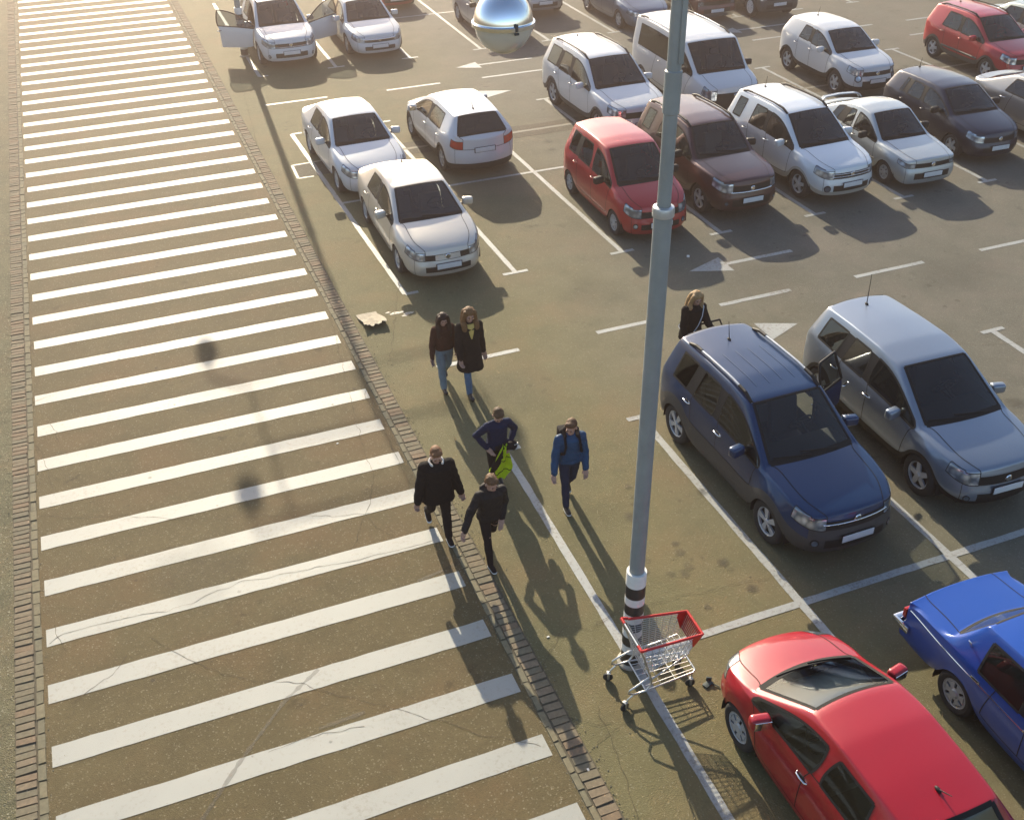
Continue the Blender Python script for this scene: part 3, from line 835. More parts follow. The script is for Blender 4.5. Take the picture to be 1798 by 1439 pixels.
def tyre_mesh(r, ri, wd=.20):
    mb = MB()
    h = wd / 2
    mb.lathe([(ri * .96, .05 - h), (ri, -h + .004), (lerp(ri, r, .5), -h - .006), (r * .955, -h + .012), (r * .992, -h + .032), (r, -h + .06), (r, h - .06), (r * .99, h - .03), (r * .95, h - .01), (ri, h), (ri * .9, h - .03)], 'Y', n=36)
    return mb.mesh('tyre', M_TYRE, .7)

def ray_side(bvh, x, z, s):
    h = bvh.ray_cast(Vector((x, s * 3, z)), Vector((0, -s, 0)))
    return h[0], h[1]

def make_car(name, P, colr, label, cat='car', group='cars parked in the bays', loc=(0, 0), head=-90):
    """head: heading of the car's nose in degrees from +X"""
    L, W, H = P['L'], P['W'], P['H']; RW = P['R']
    co, nr, fs, ml = car_shell(P)
    bvh = BVHTree.FromPolygons(co, fs)
    root = empty(name, (loc[0], loc[1], 0), R(head))
    tag(root, label, cat, group)
    pm = colr
    parts = {}
    for f, l in zip(fs, ml): parts.setdefault(l, []).append(f)
    gw = P.get('g_wind', G_WIND); gs = P.get('g_side', G_SIDE); gr = P.get('g_rear', G_DARK)
    names = {'trunk_lid': 'trunk_lid' if P['kind'] == 'sedan' else 'tailgate'}
    made = {}
    order = sorted(parts, key=lambda k: ('window' in k) * 1)
    opens = P.get('open', {})
    for k in order:
        base = k[:-1] if k[-1] in 'LR' and k[-2] != '_' else k
        side_ = k[-1] if base != k else ''
        nm = names.get(base, base)
        m = pm; thick = 0
        par = root
        if base in ('windshield',): m = gw
        elif base == 'rear_window': m = gr
        elif base == 'front_window': m = gs; nm = 'window'; par = made.get('front_door' + side_, root)
        elif base == 'rear_side_window': m = P.get('g_rside', gs); nm = 'window'; par = made.get('rear_door' + side_, root)
        elif base == 'quarter_window': m = P.get('g_rside', gs)
        elif base in ('pillar_trim', 'rear_pillar_trim'): m = M_DARK; nm = 'pillar_trim'
        elif base == 'headlight': m = P.get('lens', M_LENS)
        elif base == 'tail_light': m = M_TAIL
        elif base == 'grille': m = P.get('grille_m', M_DARK)
        elif base == 'lower_cladding': m = P.get('clad_m', M_GREYPL)
        elif base in ('front_door', 'rear_door'): nm = 'door'
        if (base + side_) in opens: thick = .05; m = [m, M_INT]
        off = 0
        me = part_mesh(nm, co, nr, parts[k], m, off, thick)
        o = bpy.data.objects.new(nm, me); link(o, par); made[k] = o
    if opens:
        for k, ang in opens.items():
            o = made.get(k)
            if not o: continue
            xs = [v.co.x for v in o.data.vertices]; s = 1 if k[-1] == 'L' else -1
            hx = max(xs); hy = s * (W / 2 - .06)
            o.location = (0, 0, 0)
            M = Matrix.Translation((hx, hy, 0)) @ Matrix.Rotation(R(-ang) * s, 4, 'Z') @ Matrix.Translation((-hx, -hy, 0))
            o.matrix_local = M
            o['label'] = 'door swung open'
            # window frame of the opened door
            wn = made.get({'front_door': 'front_window', 'rear_door': 'rear_side_window'}[k[:-1]] + k[-1])
            if wn:
                ed = {}
                for p in wn.data.polygons:
                    vs = list(p.vertices)
                    for a, b in zip(vs, vs[1:] + vs[:1]): ed.setdefault((min(a, b), max(a, b)), []).append((a, b))
                mb = MB()
                nx_ = {l_[0][0]: l_[0][1] for l_ in ed.values() if len(l_) == 1}
                st_ = next(iter(nx_)); lp = [st_]
                while nx_[lp[-1]] != st_ and len(lp) < 400: lp.append(nx_[lp[-1]])
                mb.tube([wn.data.vertices[q].co for q in lp], .022, 6, closed=True)
                mb.build('window_frame', M_DARK, o, smooth=4)
    open_w = {{'front_door': 'front_window', 'rear_door': 'rear_side_window'}[k[:-1]] + k[-1] for k in opens}
    # seams and window surrounds
    def test(a, b):
        s_ = {a, b}
        if any(x in opens or x in open_w for x in s_): return 0
        A = {x[:-1] if x[-1] in 'LR' and x[-2] != '_' else x for x in s_}
        if any('window' in x for x in A):
            if 'rear_window' in A: return .028
            return .016 if A & {'body', 'front_door', 'rear_door'} else .012
        if 'windshield' in A: return P.get('cowl_w', .055) if 'hood' in A else .022
        if A & {'pillar_trim', 'rear_pillar_trim'}: return 0
        if A & {'front_door', 'rear_door', 'hood', 'trunk_lid', 'headlight', 'tail_light'}: return P.get('seam', .006)
        if A & {'front_bumper', 'rear_bumper'} and 'body' in A: return .004
        return 0
    ribbon(co, nr, fs, ml, test).build('panel_seams', M_GAP, root, smooth=4)
    # inner lining of roof and pillars
    lin = [f for f, l in zip(fs, ml) if (l == 'body' or 'pillar' in l) and min(co[v].z for v in f) > P['zb'][0] + .02]
    if lin:
        me = part_mesh('roof_lining', [c - n * .018 for c, n in zip(co, nr)], nr, [tuple(reversed(f)) for f in lin], M_LINER)
        link(bpy.data.objects.new('roof_lining', me), root)
    # underbody and wheel wells
    X = lambda d: L / 2 - d
    xf, xr = X(P['FO']), X(P['FO'] + P['WB']); RA = RW + P.get('gap', .055) + .015
    ub = MB()
    ub.box((0, 0, .27), (L - .5, W - .50, .10), 0)
    for xw in (xf, xr):
        for s in (1, -1):
            yo, yi = s * (W / 2 - .035), s * (W / 2 - .36)
            pts = [(xw + RA * math.cos(a), RW + RA * math.sin(a)) for a in [math.pi * k / 14 for k in range(15)]]
            pts = [(pts[0][0], RW * .7)] + pts + [(pts[-1][0], RW * .7)]
            for (x0, z0), (x1, z1) in zip(pts, pts[1:]):
                ub.quad((x0, yo, z0), (x1, yo, z1), (x1, yi, z1), (x0, yi, z0))
            ub.add([(x, yi, z_) for x, z_ in pts], [tuple(range(len(pts)))])
    ub.build('underbody', M_UNDER, root, smooth=None)
    # wheels
    ri = RW * P.get('rimf', .66)
    tm = tyre_mesh(RW, ri, P.get('tw', .205)); rm = rim_mesh(ri, P.get('rim', 'a5'))
    k = 0
    for xw in (xf, xr):
        for s in (-1, 1):
            wo = bpy.data.objects.new('wheel', tm); link(wo, root)
            wo.location = (xw, s * (W / 2 - .115), RW)
            st = P.get('steer', 0) if xw == xf else 0
            wo.rotation_euler = (0, random.uniform(0, 6), (0 if s < 0 else math.pi) + R(st))
            wo.data = tm
            ro = bpy.data.objects.new('rim', rm); link(ro, wo)
            ro.location = (0, -P.get('tw', .205) / 2 + .035, 0)
    # mirrors
    mx, mz = X(P['cowl'] + P.get('mir_dx', .55)), P['zb'][0] + P.get('mir_dz', .05)
    mm = P.get('mirror_m') or pm
    for s in (1, -1):
        hp, _n = ray_side(bvh, mx, mz - .06, s)
        y0 = abs(hp.y) if hp else W / 2 - .06
        mb = MB()
        mb.box((mx + .02, s * (y0 + .135), mz + .015), (.14, .235, .16), .05, Matrix.Rotation(R(-12 * s), 3, 'Z'), 0, 3)
        mb.box((mx + .02, s * (y0 + .03), mz - .03), (.06, .12, .04), .015, None, 1)
        mo = mb.build('mirror', [mm, M_DARK], root, 1.2)
        g = MB(); g.box((mx - .050, s * (y0 + .135), mz + .015), (.012, .19, .115), .004, Matrix.Rotation(R(-12 * s), 3, 'Z'))
        g.build('mirror_glass', M_CHROME, mo)
    # door handles
    hm = P.get('handle_m') or pm
    for s in (1, -1):
        S = 'L' if s > 0 else 'R'
        for nm, dx in (('front_door', P['bp'] - .10), ('rear_door', min(P['rw'] - .02, P['bp'] + .95))):
            if (nm + S) not in made: continue
            x = X(dx); z_ = P['zb'][0] - P.get('handle_dz', .11) + (.02 if nm == 'rear_door' else 0)
            h, n_ = ray_side(bvh, x, z_, s)
            if not h: continue
            mb = MB(); rot = Matrix.Rotation(R(-3 * s), 3, 'Z')
            if P.get('old_handle'): mb.box((x, h.y + s * .008, z_), (.13, .012, .032), .003, rot, 0); mb.box((x, h.y + s * .012, z_), (.10, .012, .014), .002, rot, 1)
            else:
                mb.tube([(x - .085, h.y - s * .01, z_ - .004), (x - .07, h.y + s * .018, z_), (x, h.y + s * .026, z_ + .002), (x + .07, h.y + s * .02, z_), (x + .09, h.y - s * .01, z_)], .013, 8, 0)
                mb.ball((x, h.y - s * .004, z_), (.075, .010, .030), 12, 6, 1)
            mb.build('handle', [hm, M_DARK], made[nm + S], 1.0)
            if opens.get(nm + S) is not None: pass
    # number plates
    for end, sg in (('front', 1), ('rear', -1)):
        pz = P.get('plate_z', (.44, .80))[0 if sg > 0 else 1]
        h = bvh.ray_cast(Vector((sg * 4, 0, pz)), Vector((-sg, 0, 0)))[0]
        if not h: continue
        mb = MB(); mb.box((h.x + sg * .008, 0, pz), (.014, .56, .135), .005, None, 1); mb.box((h.x + sg * .016, 0, pz), (.012, .52, .112), .004)
        o = mb.build('number_plate', [M_PLATE, M_DARK], root)
    # badge
    if P.get('badge', 1):
        bz = P.get('badge_z', P['front_rows'][1] - .06)
        h = bvh.ray_cast(Vector((4, 0, bz)), Vector((-1, 0, 0)))[0]
        if h:
            mb = MB(); mb.lathe([(0, .014), (.045, .012), (.058, 0)], 'X', (h.x + .004, 0, bz), 20)
            mb.build('badge', M_CHROME, root)
    # grille bars
    nb = P.get('bars', 0)
    if nb:
        z0, z1 = P['front_rows'][2] + .02, P['front_rows'][1] - .01
        mb = MB()
        for q in range(nb):
            z_ = lerp(z0, z1, (q + .5) / nb) if nb > 1 else lerp(z0, z1, P.get('bar_t', .1))
            pts = []
            for y in [W * .29 * (t / 5 - 1) for t in range(11)]:
                h = bvh.ray_cast(Vector((4, y, z_)), Vector((-1, 0, 0)))[0]
                if h: pts.append(h + Vector((.006, 0, 0)))
            if len(pts) > 2: mb.tube(pts, P.get('bar_r', .009), 6)
        if mb.v: mb.build('grille_bar', P.get('bar_m', M_CHROME), root, 1.2)
    # fog lamps
    if P.get('fog'):
        fy, fz, fr_ = P['fog']
        for s in (1, -1):
            h, n_ = bvh.ray_cast(Vector((4, s * fy, fz)), Vector((-1, 0, 0)))[:2]
            if h:
                mb = MB(); q = n_.to_track_quat('X', 'Z').to_matrix()
                mb2 = MB(); mb2.lathe([(0, .012), (fr_ * .75, .010), (fr_ * .78, .0)], 'X', (0, 0, 0), 16, 0); mb2.lathe([(fr_ * .75, .008), (fr_, .004), (fr_ * 1.05, -.01)], 'X', (0, 0, 0), 16, 1)
                mb2.v = [tuple(h + q @ Vector(v)) for v in mb2.v]
                mb2.build('fog_lamp', [M_LENS, M_DARK], root, .8)
    # wipers
    if P.get('wiper', 1):
        for (ya, yb, t0) in ((.42, -.20, .05), (-.05, -.62, .05)):
            pts = []
            for t in range(8):
                y = lerp(ya, yb, t / 7) * W / 1.8; d = P['cowl'] + .03 + (abs(y) ** 2) * .14 + .07 * (t / 7)
                h = bvh.ray_cast(Vector((X(d), y, 3)), Vector((0, 0, -1)))[0]
                if h: pts.append(h + Vector((0, 0, .012)))
            if len(pts) > 3:
                mb = MB(); mb.tube(pts, .009, 6); mb.build('wiper', M_DARK, root, 1.2)
    # roof aerial
    if P.get('aerial') is not None:
        d, ln, lean = P['aerial']
        h = bvh.ray_cast(Vector((X(d), 0, 4)), Vector((0, 0, -1)))[0]
        mb = MB(); mb.ball(h + Vector((0, 0, .01)), (.045, .022, .022), 12, 6)
        mb.tube([h + Vector((0, 0, .015)), h + Vector((-math.sin(R(lean)) * ln, 0, math.cos(R(lean)) * ln))], [.008, .004], 6)
        mb.build('aerial', M_DARK, root, 1)
    # roof rails
    if P.get('rails'):
        x0, x1, rm_ = P['rails'][:3]
        for s in (1, -1):
            pts = []
            for t in range(11):
                d = lerp(x0, x1, t / 10)
                yy = P['wr'] * .93
                h = bvh.ray_cast(Vector((X(d), s * yy, 4)), Vector((0, 0, -1)))[0]
                lift = .0 if t in (0, 10) else .045
                pts.append(h + Vector((0, 0, lift)))
            mb = MB(); mb.tube(pts, [.016] + [.021] * 9 + [.016], 8, 0)
            for t in (0, 1, 8, 9):
                mb.tube([pts[t] + Vector((0, 0, .004)), pts[t + 1] + Vector((0, 0, .004))], .027, 8, 1)
            mb.build('roof_rail', [rm_, M_DARK], root, 1.2)
    if P.get('roof_ribs'):
        mb = MB()
        for y in P['roof_ribs'][2:]:
            pts = []
            for t in range(9):
                h = bvh.ray_cast(Vector((X(lerp(P['roof_ribs'][0], P['roof_ribs'][1], t / 8)), y, 4)), Vector((0, 0, -1)))[0]
                pts.append(h + Vector((0, 0, -.006 if t in (0, 8) else -.002)))
            mb.tube(pts, .012, 6)
        mb.build('roof_rib', pm, root, 1.5)
    if P.get('side_strip'):
        sz, sm_, sr = P['side_strip']
        for s in (1, -1):
            pts = []
            for t in range(25):
                x = lerp(xf - RA - .03, xr + RA + .03, t / 24)
                h, n_ = ray_side(bvh, x, sz, s)
                if h: pts.append(h)
            if len(pts) > 4:
                mb = MB(); mb.tube(pts, sr, 6); mb.build('door_moulding', sm_, root, 1.2)
    # cabin: dash, wheel, seats
    zb0 = P['zb'][0]; yw = W / 2 - .14
    mb = MB()
    mb.box((X(lerp(P['cowl'], P['wst'], .45)), 0, zb0 - .13), (.60, 2 * yw + .02, .14), .05)
    mb.box((X(lerp(P['wst'], P['rr'], .45)), 0, .42), (P['rr'] - P['wst'] + .6, 2 * yw, .05), 0)
    mb.build('dashboard', P.get('dash_m', M_INT), root)
    if P.get('seats', 1):
        sm = P.get('seat_m', M_SEAT)
        rows = [(P['bp'] - .02, .34)] + ([(P['rw'] - .08, .36)])
        for rx_, yy in rows:
            for s in (1, -1):
                mb = MB(); x = X(rx_); top_ = min(zb0 + .18, H - .5)
                mb.box((x + .28, s * yy, .58), (.5, .48, .14), .05)
                mb.box((x, s * yy, lerp(.58, top_, .5)), (.14, .48, top_ - .50), .05, Matrix.Rotation(R(-14), 3, 'Y'))
                mb.box((x - .10, s * yy, top_ + .12), (.09, .26, .17), .04, Matrix.Rotation(R(-8), 3, 'Y'))
                mb.build('car_seat', sm, root, 1.0)
        mb = MB(); cx = X(P['wst'] + .05); a = R(-62)
        pts = [(cx + .185 * math.cos(t) * math.cos(R(62)), .36 + .185 * math.sin(t), zb0 - .02 + .185 * math.cos(t) * math.sin(R(62)) * 1) for t in [2 * math.pi * q / 20 for q in range(20)]]
        mb.tube(pts, .016, 6, closed=True)
        mb.tube([(cx, .36, zb0 - .02), (cx + .25, .36, zb0 - .10)], .025, 6)
        mb.tube([(cx, .19, zb0 - .02), (cx, .53, zb0 - .02)], .014, 6)
        mb.build('steering_wheel', M_INT, root, 1.2)
    return root, made, bvh, co, nr

def base(L, W, H, WB, FO, Rw, kind, **k):
    P = dict(L=L, W=W, H=H, WB=WB, FO=FO, R=Rw, kind=kind)
    if kind == 'sedan':
        P.update(cowl=L * .245, wst=L * .40, bp=L * .515, rw=L * .735, rr=L * .71, rg=L * .845, h0=.70, h1=.93, zb=(.93, .97), zrr=H - .06, zrg=.98, zt=.95,
                 wr=W * .33, zwst=H - .055, front_rows=(.69, .665, .53, .42, .28), rear_rows=(.92, .89, .71, .55, .34), plate_z=(.42, .76),
                 wins={5: 'f', 6: 'f', 7: 'b', 8: 'r', 9: 'r'})
    elif kind == 'hatch':
        P.update(cowl=L * .235, wst=L * .42, bp=L * .555, rw=L * .765, rr=L * .915, rg=L - .13, h0=.72, h1=.96, zb=(.96, 1.03), zrr=H - .06, zrg=1.0,
                 wr=W * .335, zwst=H - .05, front_rows=(.71, .68, .54, .44, .30), rear_rows=(.96, .93, .72, .55, .34), plate_z=(.42, .66),
                 wins={5: 'f', 6: 'f', 7: 'b', 8: 'r'})
    else:                                                        # suv
        P.update(cowl=L * .25, wst=L * .41, bp=L * .535, rw=L * .745, rr=L * .93, rg=L - .14, h0=.86, h1=1.07, zb=(1.05, 1.10), zrr=H - .05, zrg=1.08,
                 wr=W * .345, zwst=H - .06, front_rows=(.845, .81, .66, .52, .36), rear_rows=(1.04, 1.0, .76, .60, .42), plate_z=(.52, .84), sill=.28, lip=.27,
                 wins={5: 'f', 6: 'f', 7: 'b', 8: 'r', 9: '-', 10: '-', 11: 'q'})
    P['hl_tall'] = 0 if k.get('boxy', 0) > .3 else 1
    P.update(k)
    if kind != 'sedan': P['kind'] = 'hatch'
    return P

# ---------------------------------------------------------------- the fleet
WHITE = paint('white_paint', (.56, .57, .585), 0, .4, .22)
def sedan(L, W, H, WB, FO, Rw, **k): return base(L, W, H, WB, FO, Rw, 'sedan', **k)
def hatch(L, W, H, WB, FO, Rw, **k): return base(L, W, H, WB, FO, Rw, 'hatch', **k)
def suv(L, W, H, WB, FO, Rw, **k): return base(L, W, H, WB, FO, Rw, 'suv', **k)

# near row, facing the camera
make_car('parked_car', suv(4.325, 1.80, 1.68, 2.63, .87, .345, lvl=3, cowl=1.10, wst=1.93, bp=2.42, rw=3.26, q=(3.42, 3.72), rr=4.02, rg=4.17,
    h0=.86, h1=1.06, clad=3, bumper_black=2, flare=.04, hl_tall=1, open={'rear_doorL': 66}, rim='a5t', rails=(1.98, 3.75, M_RIM), aerial=(3.55, .30, 12), fog=(.62, .47, .06), bars=1, bar_t=.6, bar_r=.012,
    roof_ribs=(2.25, 3.2, -.33, -.11, .11, .33), handle_m=M_CHROME, badge_z=.78, wins={5: 'f', 6: 'f', 7: 'b', 8: 'r', 9: 't', 10: 'q', 11: 'q'}),
    paint('navy_paint', (.002, .026, .085), .15, .35, .15), 'dark blue estate car with grey wheel arches, roof rails and its far rear door open', group=None, loc=(6.13, 10.83), head=-89.4)
make_car('parked_car', suv(4.315, 1.78, 1.61, 2.63, .87, .34, lvl=3, cowl=1.02, wst=1.95, bp=2.42, rw=3.22, q=(3.35, 3.80), rr=4.0, rg=4.16, zb=(1.0, 1.12),
    h0=.82, h1=1.02, front_rows=(.80, .76, .60, .48, .34), clad=1, flare=.02, rim='a5', aerial=(3.75, .55, 2), handle_m=M_CHROME, badge_z=.66, tl_tall=0, g_side=G_DARK,
    bars=0, fog=(.62, .40, .05), wins={5: 'f', 6: 'f', 7: 'b', 8: 'r', 9: 't', 10: 'q', 11: 'q'}, hl_tall=1, clad_m=M_DARK),
    paint('silver_paint', (.21, .25, .31), .6, .35, .2), 'silver grey crossover car parked close beside the dark blue estate car', group=None, loc=(8.87, 10.85), head=-91.5)
lada = make_car('parked_car', sedan(4.13, 1.61, 1.44, 2.42, .66, .29, lvl=3, boxy=.9, tl_wrap=0, deckw=.86, d5=.014, tuck=.016, lip=.32, flare=.0, cowl=1.20, wst=1.72, bp=2.12, rw=2.86, rr=3.06, rg=3.36, h0=.82, h1=.92, zb=(.90, .92), zrg=.925, zt=.885,
    wr=.60, nose=.06, tailr=.06, nosew=.94, tailw=.95, front_rows=(.80, .76, .58, .48, .34), rear_rows=(.83, .79, .60, .50, .34), rim='cap', tw=.17, aerial=None, old_handle=1, handle_m=M_CHROME,
    wins={5: 'f', 6: 'f', 7: 'b', 8: 'r', 9: 'r'}, g_side=G_DARK, g_rear=G_WIND, crown=.03, shoulder=.004, sill=.24, rimf=.68, mirror_m=M_CHROME, badge=0, mir_dx=.5),
    paint('bright_blue_paint', (.003, .055, .31), .05, .35, .2), 'bright blue boxy old saloon seen from its boot end', group=None, loc=(6.42, 5.03), head=-90)
make_car('parked_car', hatch(3.62, 1.63, 1.45, 2.385, .80, .30, lvl=3, cowl=.76, wst=1.60, bp=2.06, rw=2.76, rr=3.18, rg=3.46, h0=.74, h1=.96, rim='cap', hl_tall=2, dash_m=mat('pale_dash', (.52, .54, .48), .7), aerial=(2.92, .20, 55),
    handle_m=M_CHROME, g_side=G_SIDE, g_wind=glass('clear_windscreen', (.80, .84, .81), .0), tl_tall=1, seat_m=M_SEATL, wins={5: 'f', 6: 'f', 7: '-', 8: 'r', 9: 'r'}, zb=(.95, 1.02), cowl_w=.06),
    paint('red_paint', (.29, .003, .012), .05, .4, .12), 'red hatchback with its bonnet towards the shopping trolley', group=None, loc=(3.79, 5.565), head=90)

# second row, seven facing the camera
make_car('parked_car', sedan(4.50, 1.777, 1.46, 2.686, .88, .31, lvl=3, cowl=1.02, wst=1.92, bp=2.40, rw=3.25, rr=3.35, rg=3.95, h0=.72, h1=.98, zb=(.96, 1.0), grille_js=(1,), badge_z=.60, aerial=(3.25, .16, 30), rim='a5',
    zt=1.0, zrg=1.04, mir_dx=.62),
    paint('champagne_paint', (.56, .52, .46), .35, .4, .2), 'beige saloon with twin black grille slots, nearest on its bay line', group='cars parked in the second row', loc=(3.65, 21.07), head=-90.6)
make_car('parked_car', hatch(3.86, 1.69, 1.68, 2.50, .70, .29, cowl=.80, wst=1.60, bp=2.02, rw=2.92, rr=3.5, rg=3.70, q=(3.02, 3.32), h0=.78, h1=1.04, zb=(1.0, 1.05), front_rows=(.76, .72, .56, .44, .30), rim='cap',
    zrg=1.05, rear_rows=(1.02, .98, .74, .55, .34), wr=.60, mirror_m=M_DARK, fog=(.58, .40, .06), wins={5: 'f', 6: 'f', 7: '-', 8: 'r', 9: 't', 10: 'q', 11: 'q'}),
    paint('cherry_paint', (.40, .014, .018), .1, .4, .3), 'red tall small hatchback parked beside the lamp post line', group='cars parked in the second row', loc=(8.60, 20.81), head=-91)
make_car('parked_car', suv(4.30, 1.81, 1.695, 2.64, .86, .35, cowl=1.25, wst=1.92, bp=2.42, rw=3.22, q=(3.35, 3.85), rr=4.02, rg=4.18, h0=.92, h1=1.08, front_rows=(.90, .86, .68, .56, .36), rails=(1.98, 3.9, M_DARK), aerial=(3.95, .30, -25),
    rim='a5t', bars=1, bar_t=.02, bar_r=.02, mirror_m=M_DARK, badge_z=.77, boxy=.2, flare=.03, hcurve=.6, fog=(.62, .46, .05), seat_m=M_SEATL),
    paint('maroon_paint', (.048, .010, .014), .4, .4, .45), 'dark maroon off-road car with a dusty bonnet', group='cars parked in the second row', loc=(10.97, 21.20), head=-89.7)
make_car('parked_car', suv(4.35, 1.80, 1.695, 2.63, .86, .345, cowl=1.08, wst=1.92, bp=2.42, rw=3.25, q=(3.42, 3.85), rr=4.02, rg=4.18, h0=.86, h1=1.07, rails=(1.98, 3.85, M_DARK), aerial=(3.75, .28, -8), clad=1, flare=.03,
    clad_m=mat('beige_cladding', (.36, .34, .30), .5), rim='a5', bars=2, fog=(.62, .44, .08)),
    paint('pale_silver_paint', (.62, .65, .68), .25, .38, .3), 'white estate car with black roof rails and a flower on its dashboard', group='cars parked in the second row', loc=(13.51, 21.08), head=-88)
p14 = make_car('parked_car', sedan(4.12, 1.65, 1.40, 2.46, .78, .285, boxy=.35, cowl=1.10, wst=1.80, bp=2.22, rw=2.95, rr=2.95, rg=3.72, h0=.74, h1=.90, zb=(.89, .91), zrg=.98, zt=.95, zrr=1.32, front_rows=(.73, .70, .58, .48, .30),
    wr=.56, nosew=.84, rim='cap', rimf=.62, mirror_m=M_DARK, tw=.17, nose=.10, side_strip=(.50, M_GREYPL, .022), wins={5: 'f', 6: 'f', 7: '-', 8: 'r', 9: 't', 10: 'q'}),
    paint('grey_silver_paint', (.44, .47, .48), .5, .4, .3), 'silver older hatchback with a rear spoiler wing', group='cars parked in the second row', loc=(15.90, 20.92), head=-91)
make_car('parked_car', hatch(3.99, 1.73, 1.467, 2.47, .80, .305, cowl=.98, wst=1.76, bp=2.20, rw=2.98, q=(3.06, 3.30), rr=3.62, rg=3.85, h0=.74, h1=.97, aerial=(3.5, .26, -10), rim='a5', mirror_m=M_DARK, wins={5: 'f', 6: 'f', 7: 'b', 8: 'r', 9: 't', 10: 'q'}),
    paint('midnight_paint', (.003, .008, .028), .3, .35, .25), 'very dark blue hatchback with a pale dusty roof', group='cars parked in the second row', loc=(18.60, 21.56), head=-91.5)
make_car('parked_car', sedan(4.845, 1.83, 1.455, 2.795, .96, .33, wst=1.98, bp=2.55, rw=3.45, rr=3.45, rg=4.30, zt=1.02, zrg=1.05, zb=(.95, 1.02), rim='a5', handle_m=M_CHROME, wins={5: 'f', 6: 'f', 7: 'b', 8: 'r', 9: 'r'}),
    paint('light_grey_paint', (.30, .30, .30), .5, .36, .25), 'pale silver long saloon cut off by the right edge', group='cars parked in the second row', loc=(21.25, 20.6), head=-90)

# third row
make_car('parked_car', sedan(4.60, 1.77, 1.45, 2.76, .80, .32, cowl=1.15, wst=1.92, bp=2.42, rw=3.22, rr=3.35, rg=3.95, h0=.72, h1=.96, bars=3, rim='a7', aerial=None, seat_m=M_SEATL),
    WHITE, 'white saloon with a chrome barred grille behind the beige saloon', group='cars parked in the third row', loc=(3.45, 25.93), head=-88.6)
make_car('parked_car', hatch(4.36, 1.82, 1.47, 2.648, .90, .32, wst=1.85, bp=2.40, rw=3.32, rr=3.80, rg=4.16, zrg=1.02, tailr=.22, rim='a5t', aerial=(3.55, .18, -40), zb=(.95, 1.04), rear_rows=(.98, .95, .70, .54, .36), bumper_black=0,
    wins={5: 'f', 6: 'f', 7: 'b', 8: 'r', 9: 'r'}, plate_z=(.42, .70), wr=.60, clad=1, clad_m=M_DARK, tailw=.80),
    WHITE, 'white hatchback parked tail first with red rear lamps showing', group='cars parked in the third row', loc=(6.30, 26.08), head=90.3)
make_car('parked_car', suv(4.89, 1.94, 1.76, 2.93, .88, .38, cowl=1.30, wst=2.15, bp=2.72, rw=3.62, q=(3.75, 4.30), rr=4.52, rg=4.72, h0=.92, h1=1.12, zb=(1.08, 1.14), rim='a5t', rails=(2.2, 4.3, M_DARK), aerial=(4.2, .10, -50),
    g_rside=G_DARK, front_rows=(.90, .85, .68, .52, .34), wins={5: 'f', 6: 'f', 7: 'b', 8: 'r', 9: 't', 10: 'q', 11: 'q'}, clad=1, clad_m=M_GREYPL, handle_m=M_CHROME),
    WHITE, 'white large estate car with dark wheels beside the white van', group='cars parked in the third row', loc=(10.96, 26.85), head=-89)
make_car('parked_van', suv(4.89, 1.90, 1.97, 3.0, .90, .335, cowl=.78, wst=1.55, bp=1.90, rw=3.3, q=(3.55, 4.35), rr=4.70, rg=4.82, h0=.98, h1=1.22, zb=(1.16, 1.18), zrr=1.93, zrg=1.18, wr=.80, front_rows=(.95, .90, .70, .52, .34), rear_rows=(1.12, 1.0, .74, .55, .36),
    bumper_black=2, big_grille=1, clad_m=M_DARK, boxy=.2, rails=(1.9, 4.5, M_RIM), mirror_m=M_DARK, g_rside=G_DARK, badge_z=.80, mir_dx=.50, mir_dz=.10, rim='cap', wins={5: 'f', 6: 'f', 7: '-', 8: 'r', 9: 'r', 10: 'r', 11: 'r'}, zwst=1.88, nosew=.84, plate_z=(.45, .8)),
    WHITE, 'white minibus van with a black grille and roof rails', cat='van', group=None, loc=(13.98, 27.1), head=-91)
make_car('parked_car', suv(4.135, 1.765, 1.57, 2.53, .86, .34, cowl=1.08, wst=1.88, bp=2.34, rw=3.05, q=(3.2, 3.5), rr=3.78, rg=3.98, h0=.86, h1=1.06, zb=(1.04, 1.18), front_rows=(.84, .78, .66, .54, .36), rim='a5', aerial=(3.3, .28, -15), flare=.035, clad=1,
    clad_m=M_DARK, fog=(.60, .60, .10), wins={5: 'f', 6: 'f', 7: 'b', 8: 'r', 9: '-'}, tl_tall=1, zrg=1.14),
    WHITE, 'white rounded crossover car with round front lamps', group='cars parked in the third row', loc=(18.90, 26.98), head=-90.9)
make_car('parked_car', suv(4.14, 1.755, 1.605, 2.5, .86, .325, cowl=1.02, wst=1.86, bp=2.30, rw=3.08, q=(3.2, 3.6), rr=3.82, rg=4.0, h0=.82, h1=1.03, zb=(1.0, 1.08), front_rows=(.80, .76, .60, .48, .34), rim='a5', rails=(1.9, 3.65, M_DARK), aerial=(3.5, .25, -10), clad=1,
    side_strip=(.52, M_GREYPL, .035), flare=.025, g_rear=G_DARK, wins={5: 'f', 6: 'f', 7: 'b', 8: 'r', 9: 'r'}),
    paint('rose_red_paint', (.42, .016, .026), .15, .4, .35), 'red crossover car with grey sills and black roof rails', group='cars parked in the third row', loc=(23.86, 26.22), head=-92)
make_car('parked_car', sedan(4.5, 1.75, 1.46, 2.65, .88, .31, rim='a5'), paint('sage_paint', (.36, .40, .37), .4, .4, .3), 'pale grey green saloon mostly hidden by the red crossover', group='cars parked in the third row', loc=(26.55, 26.7), head=-90)

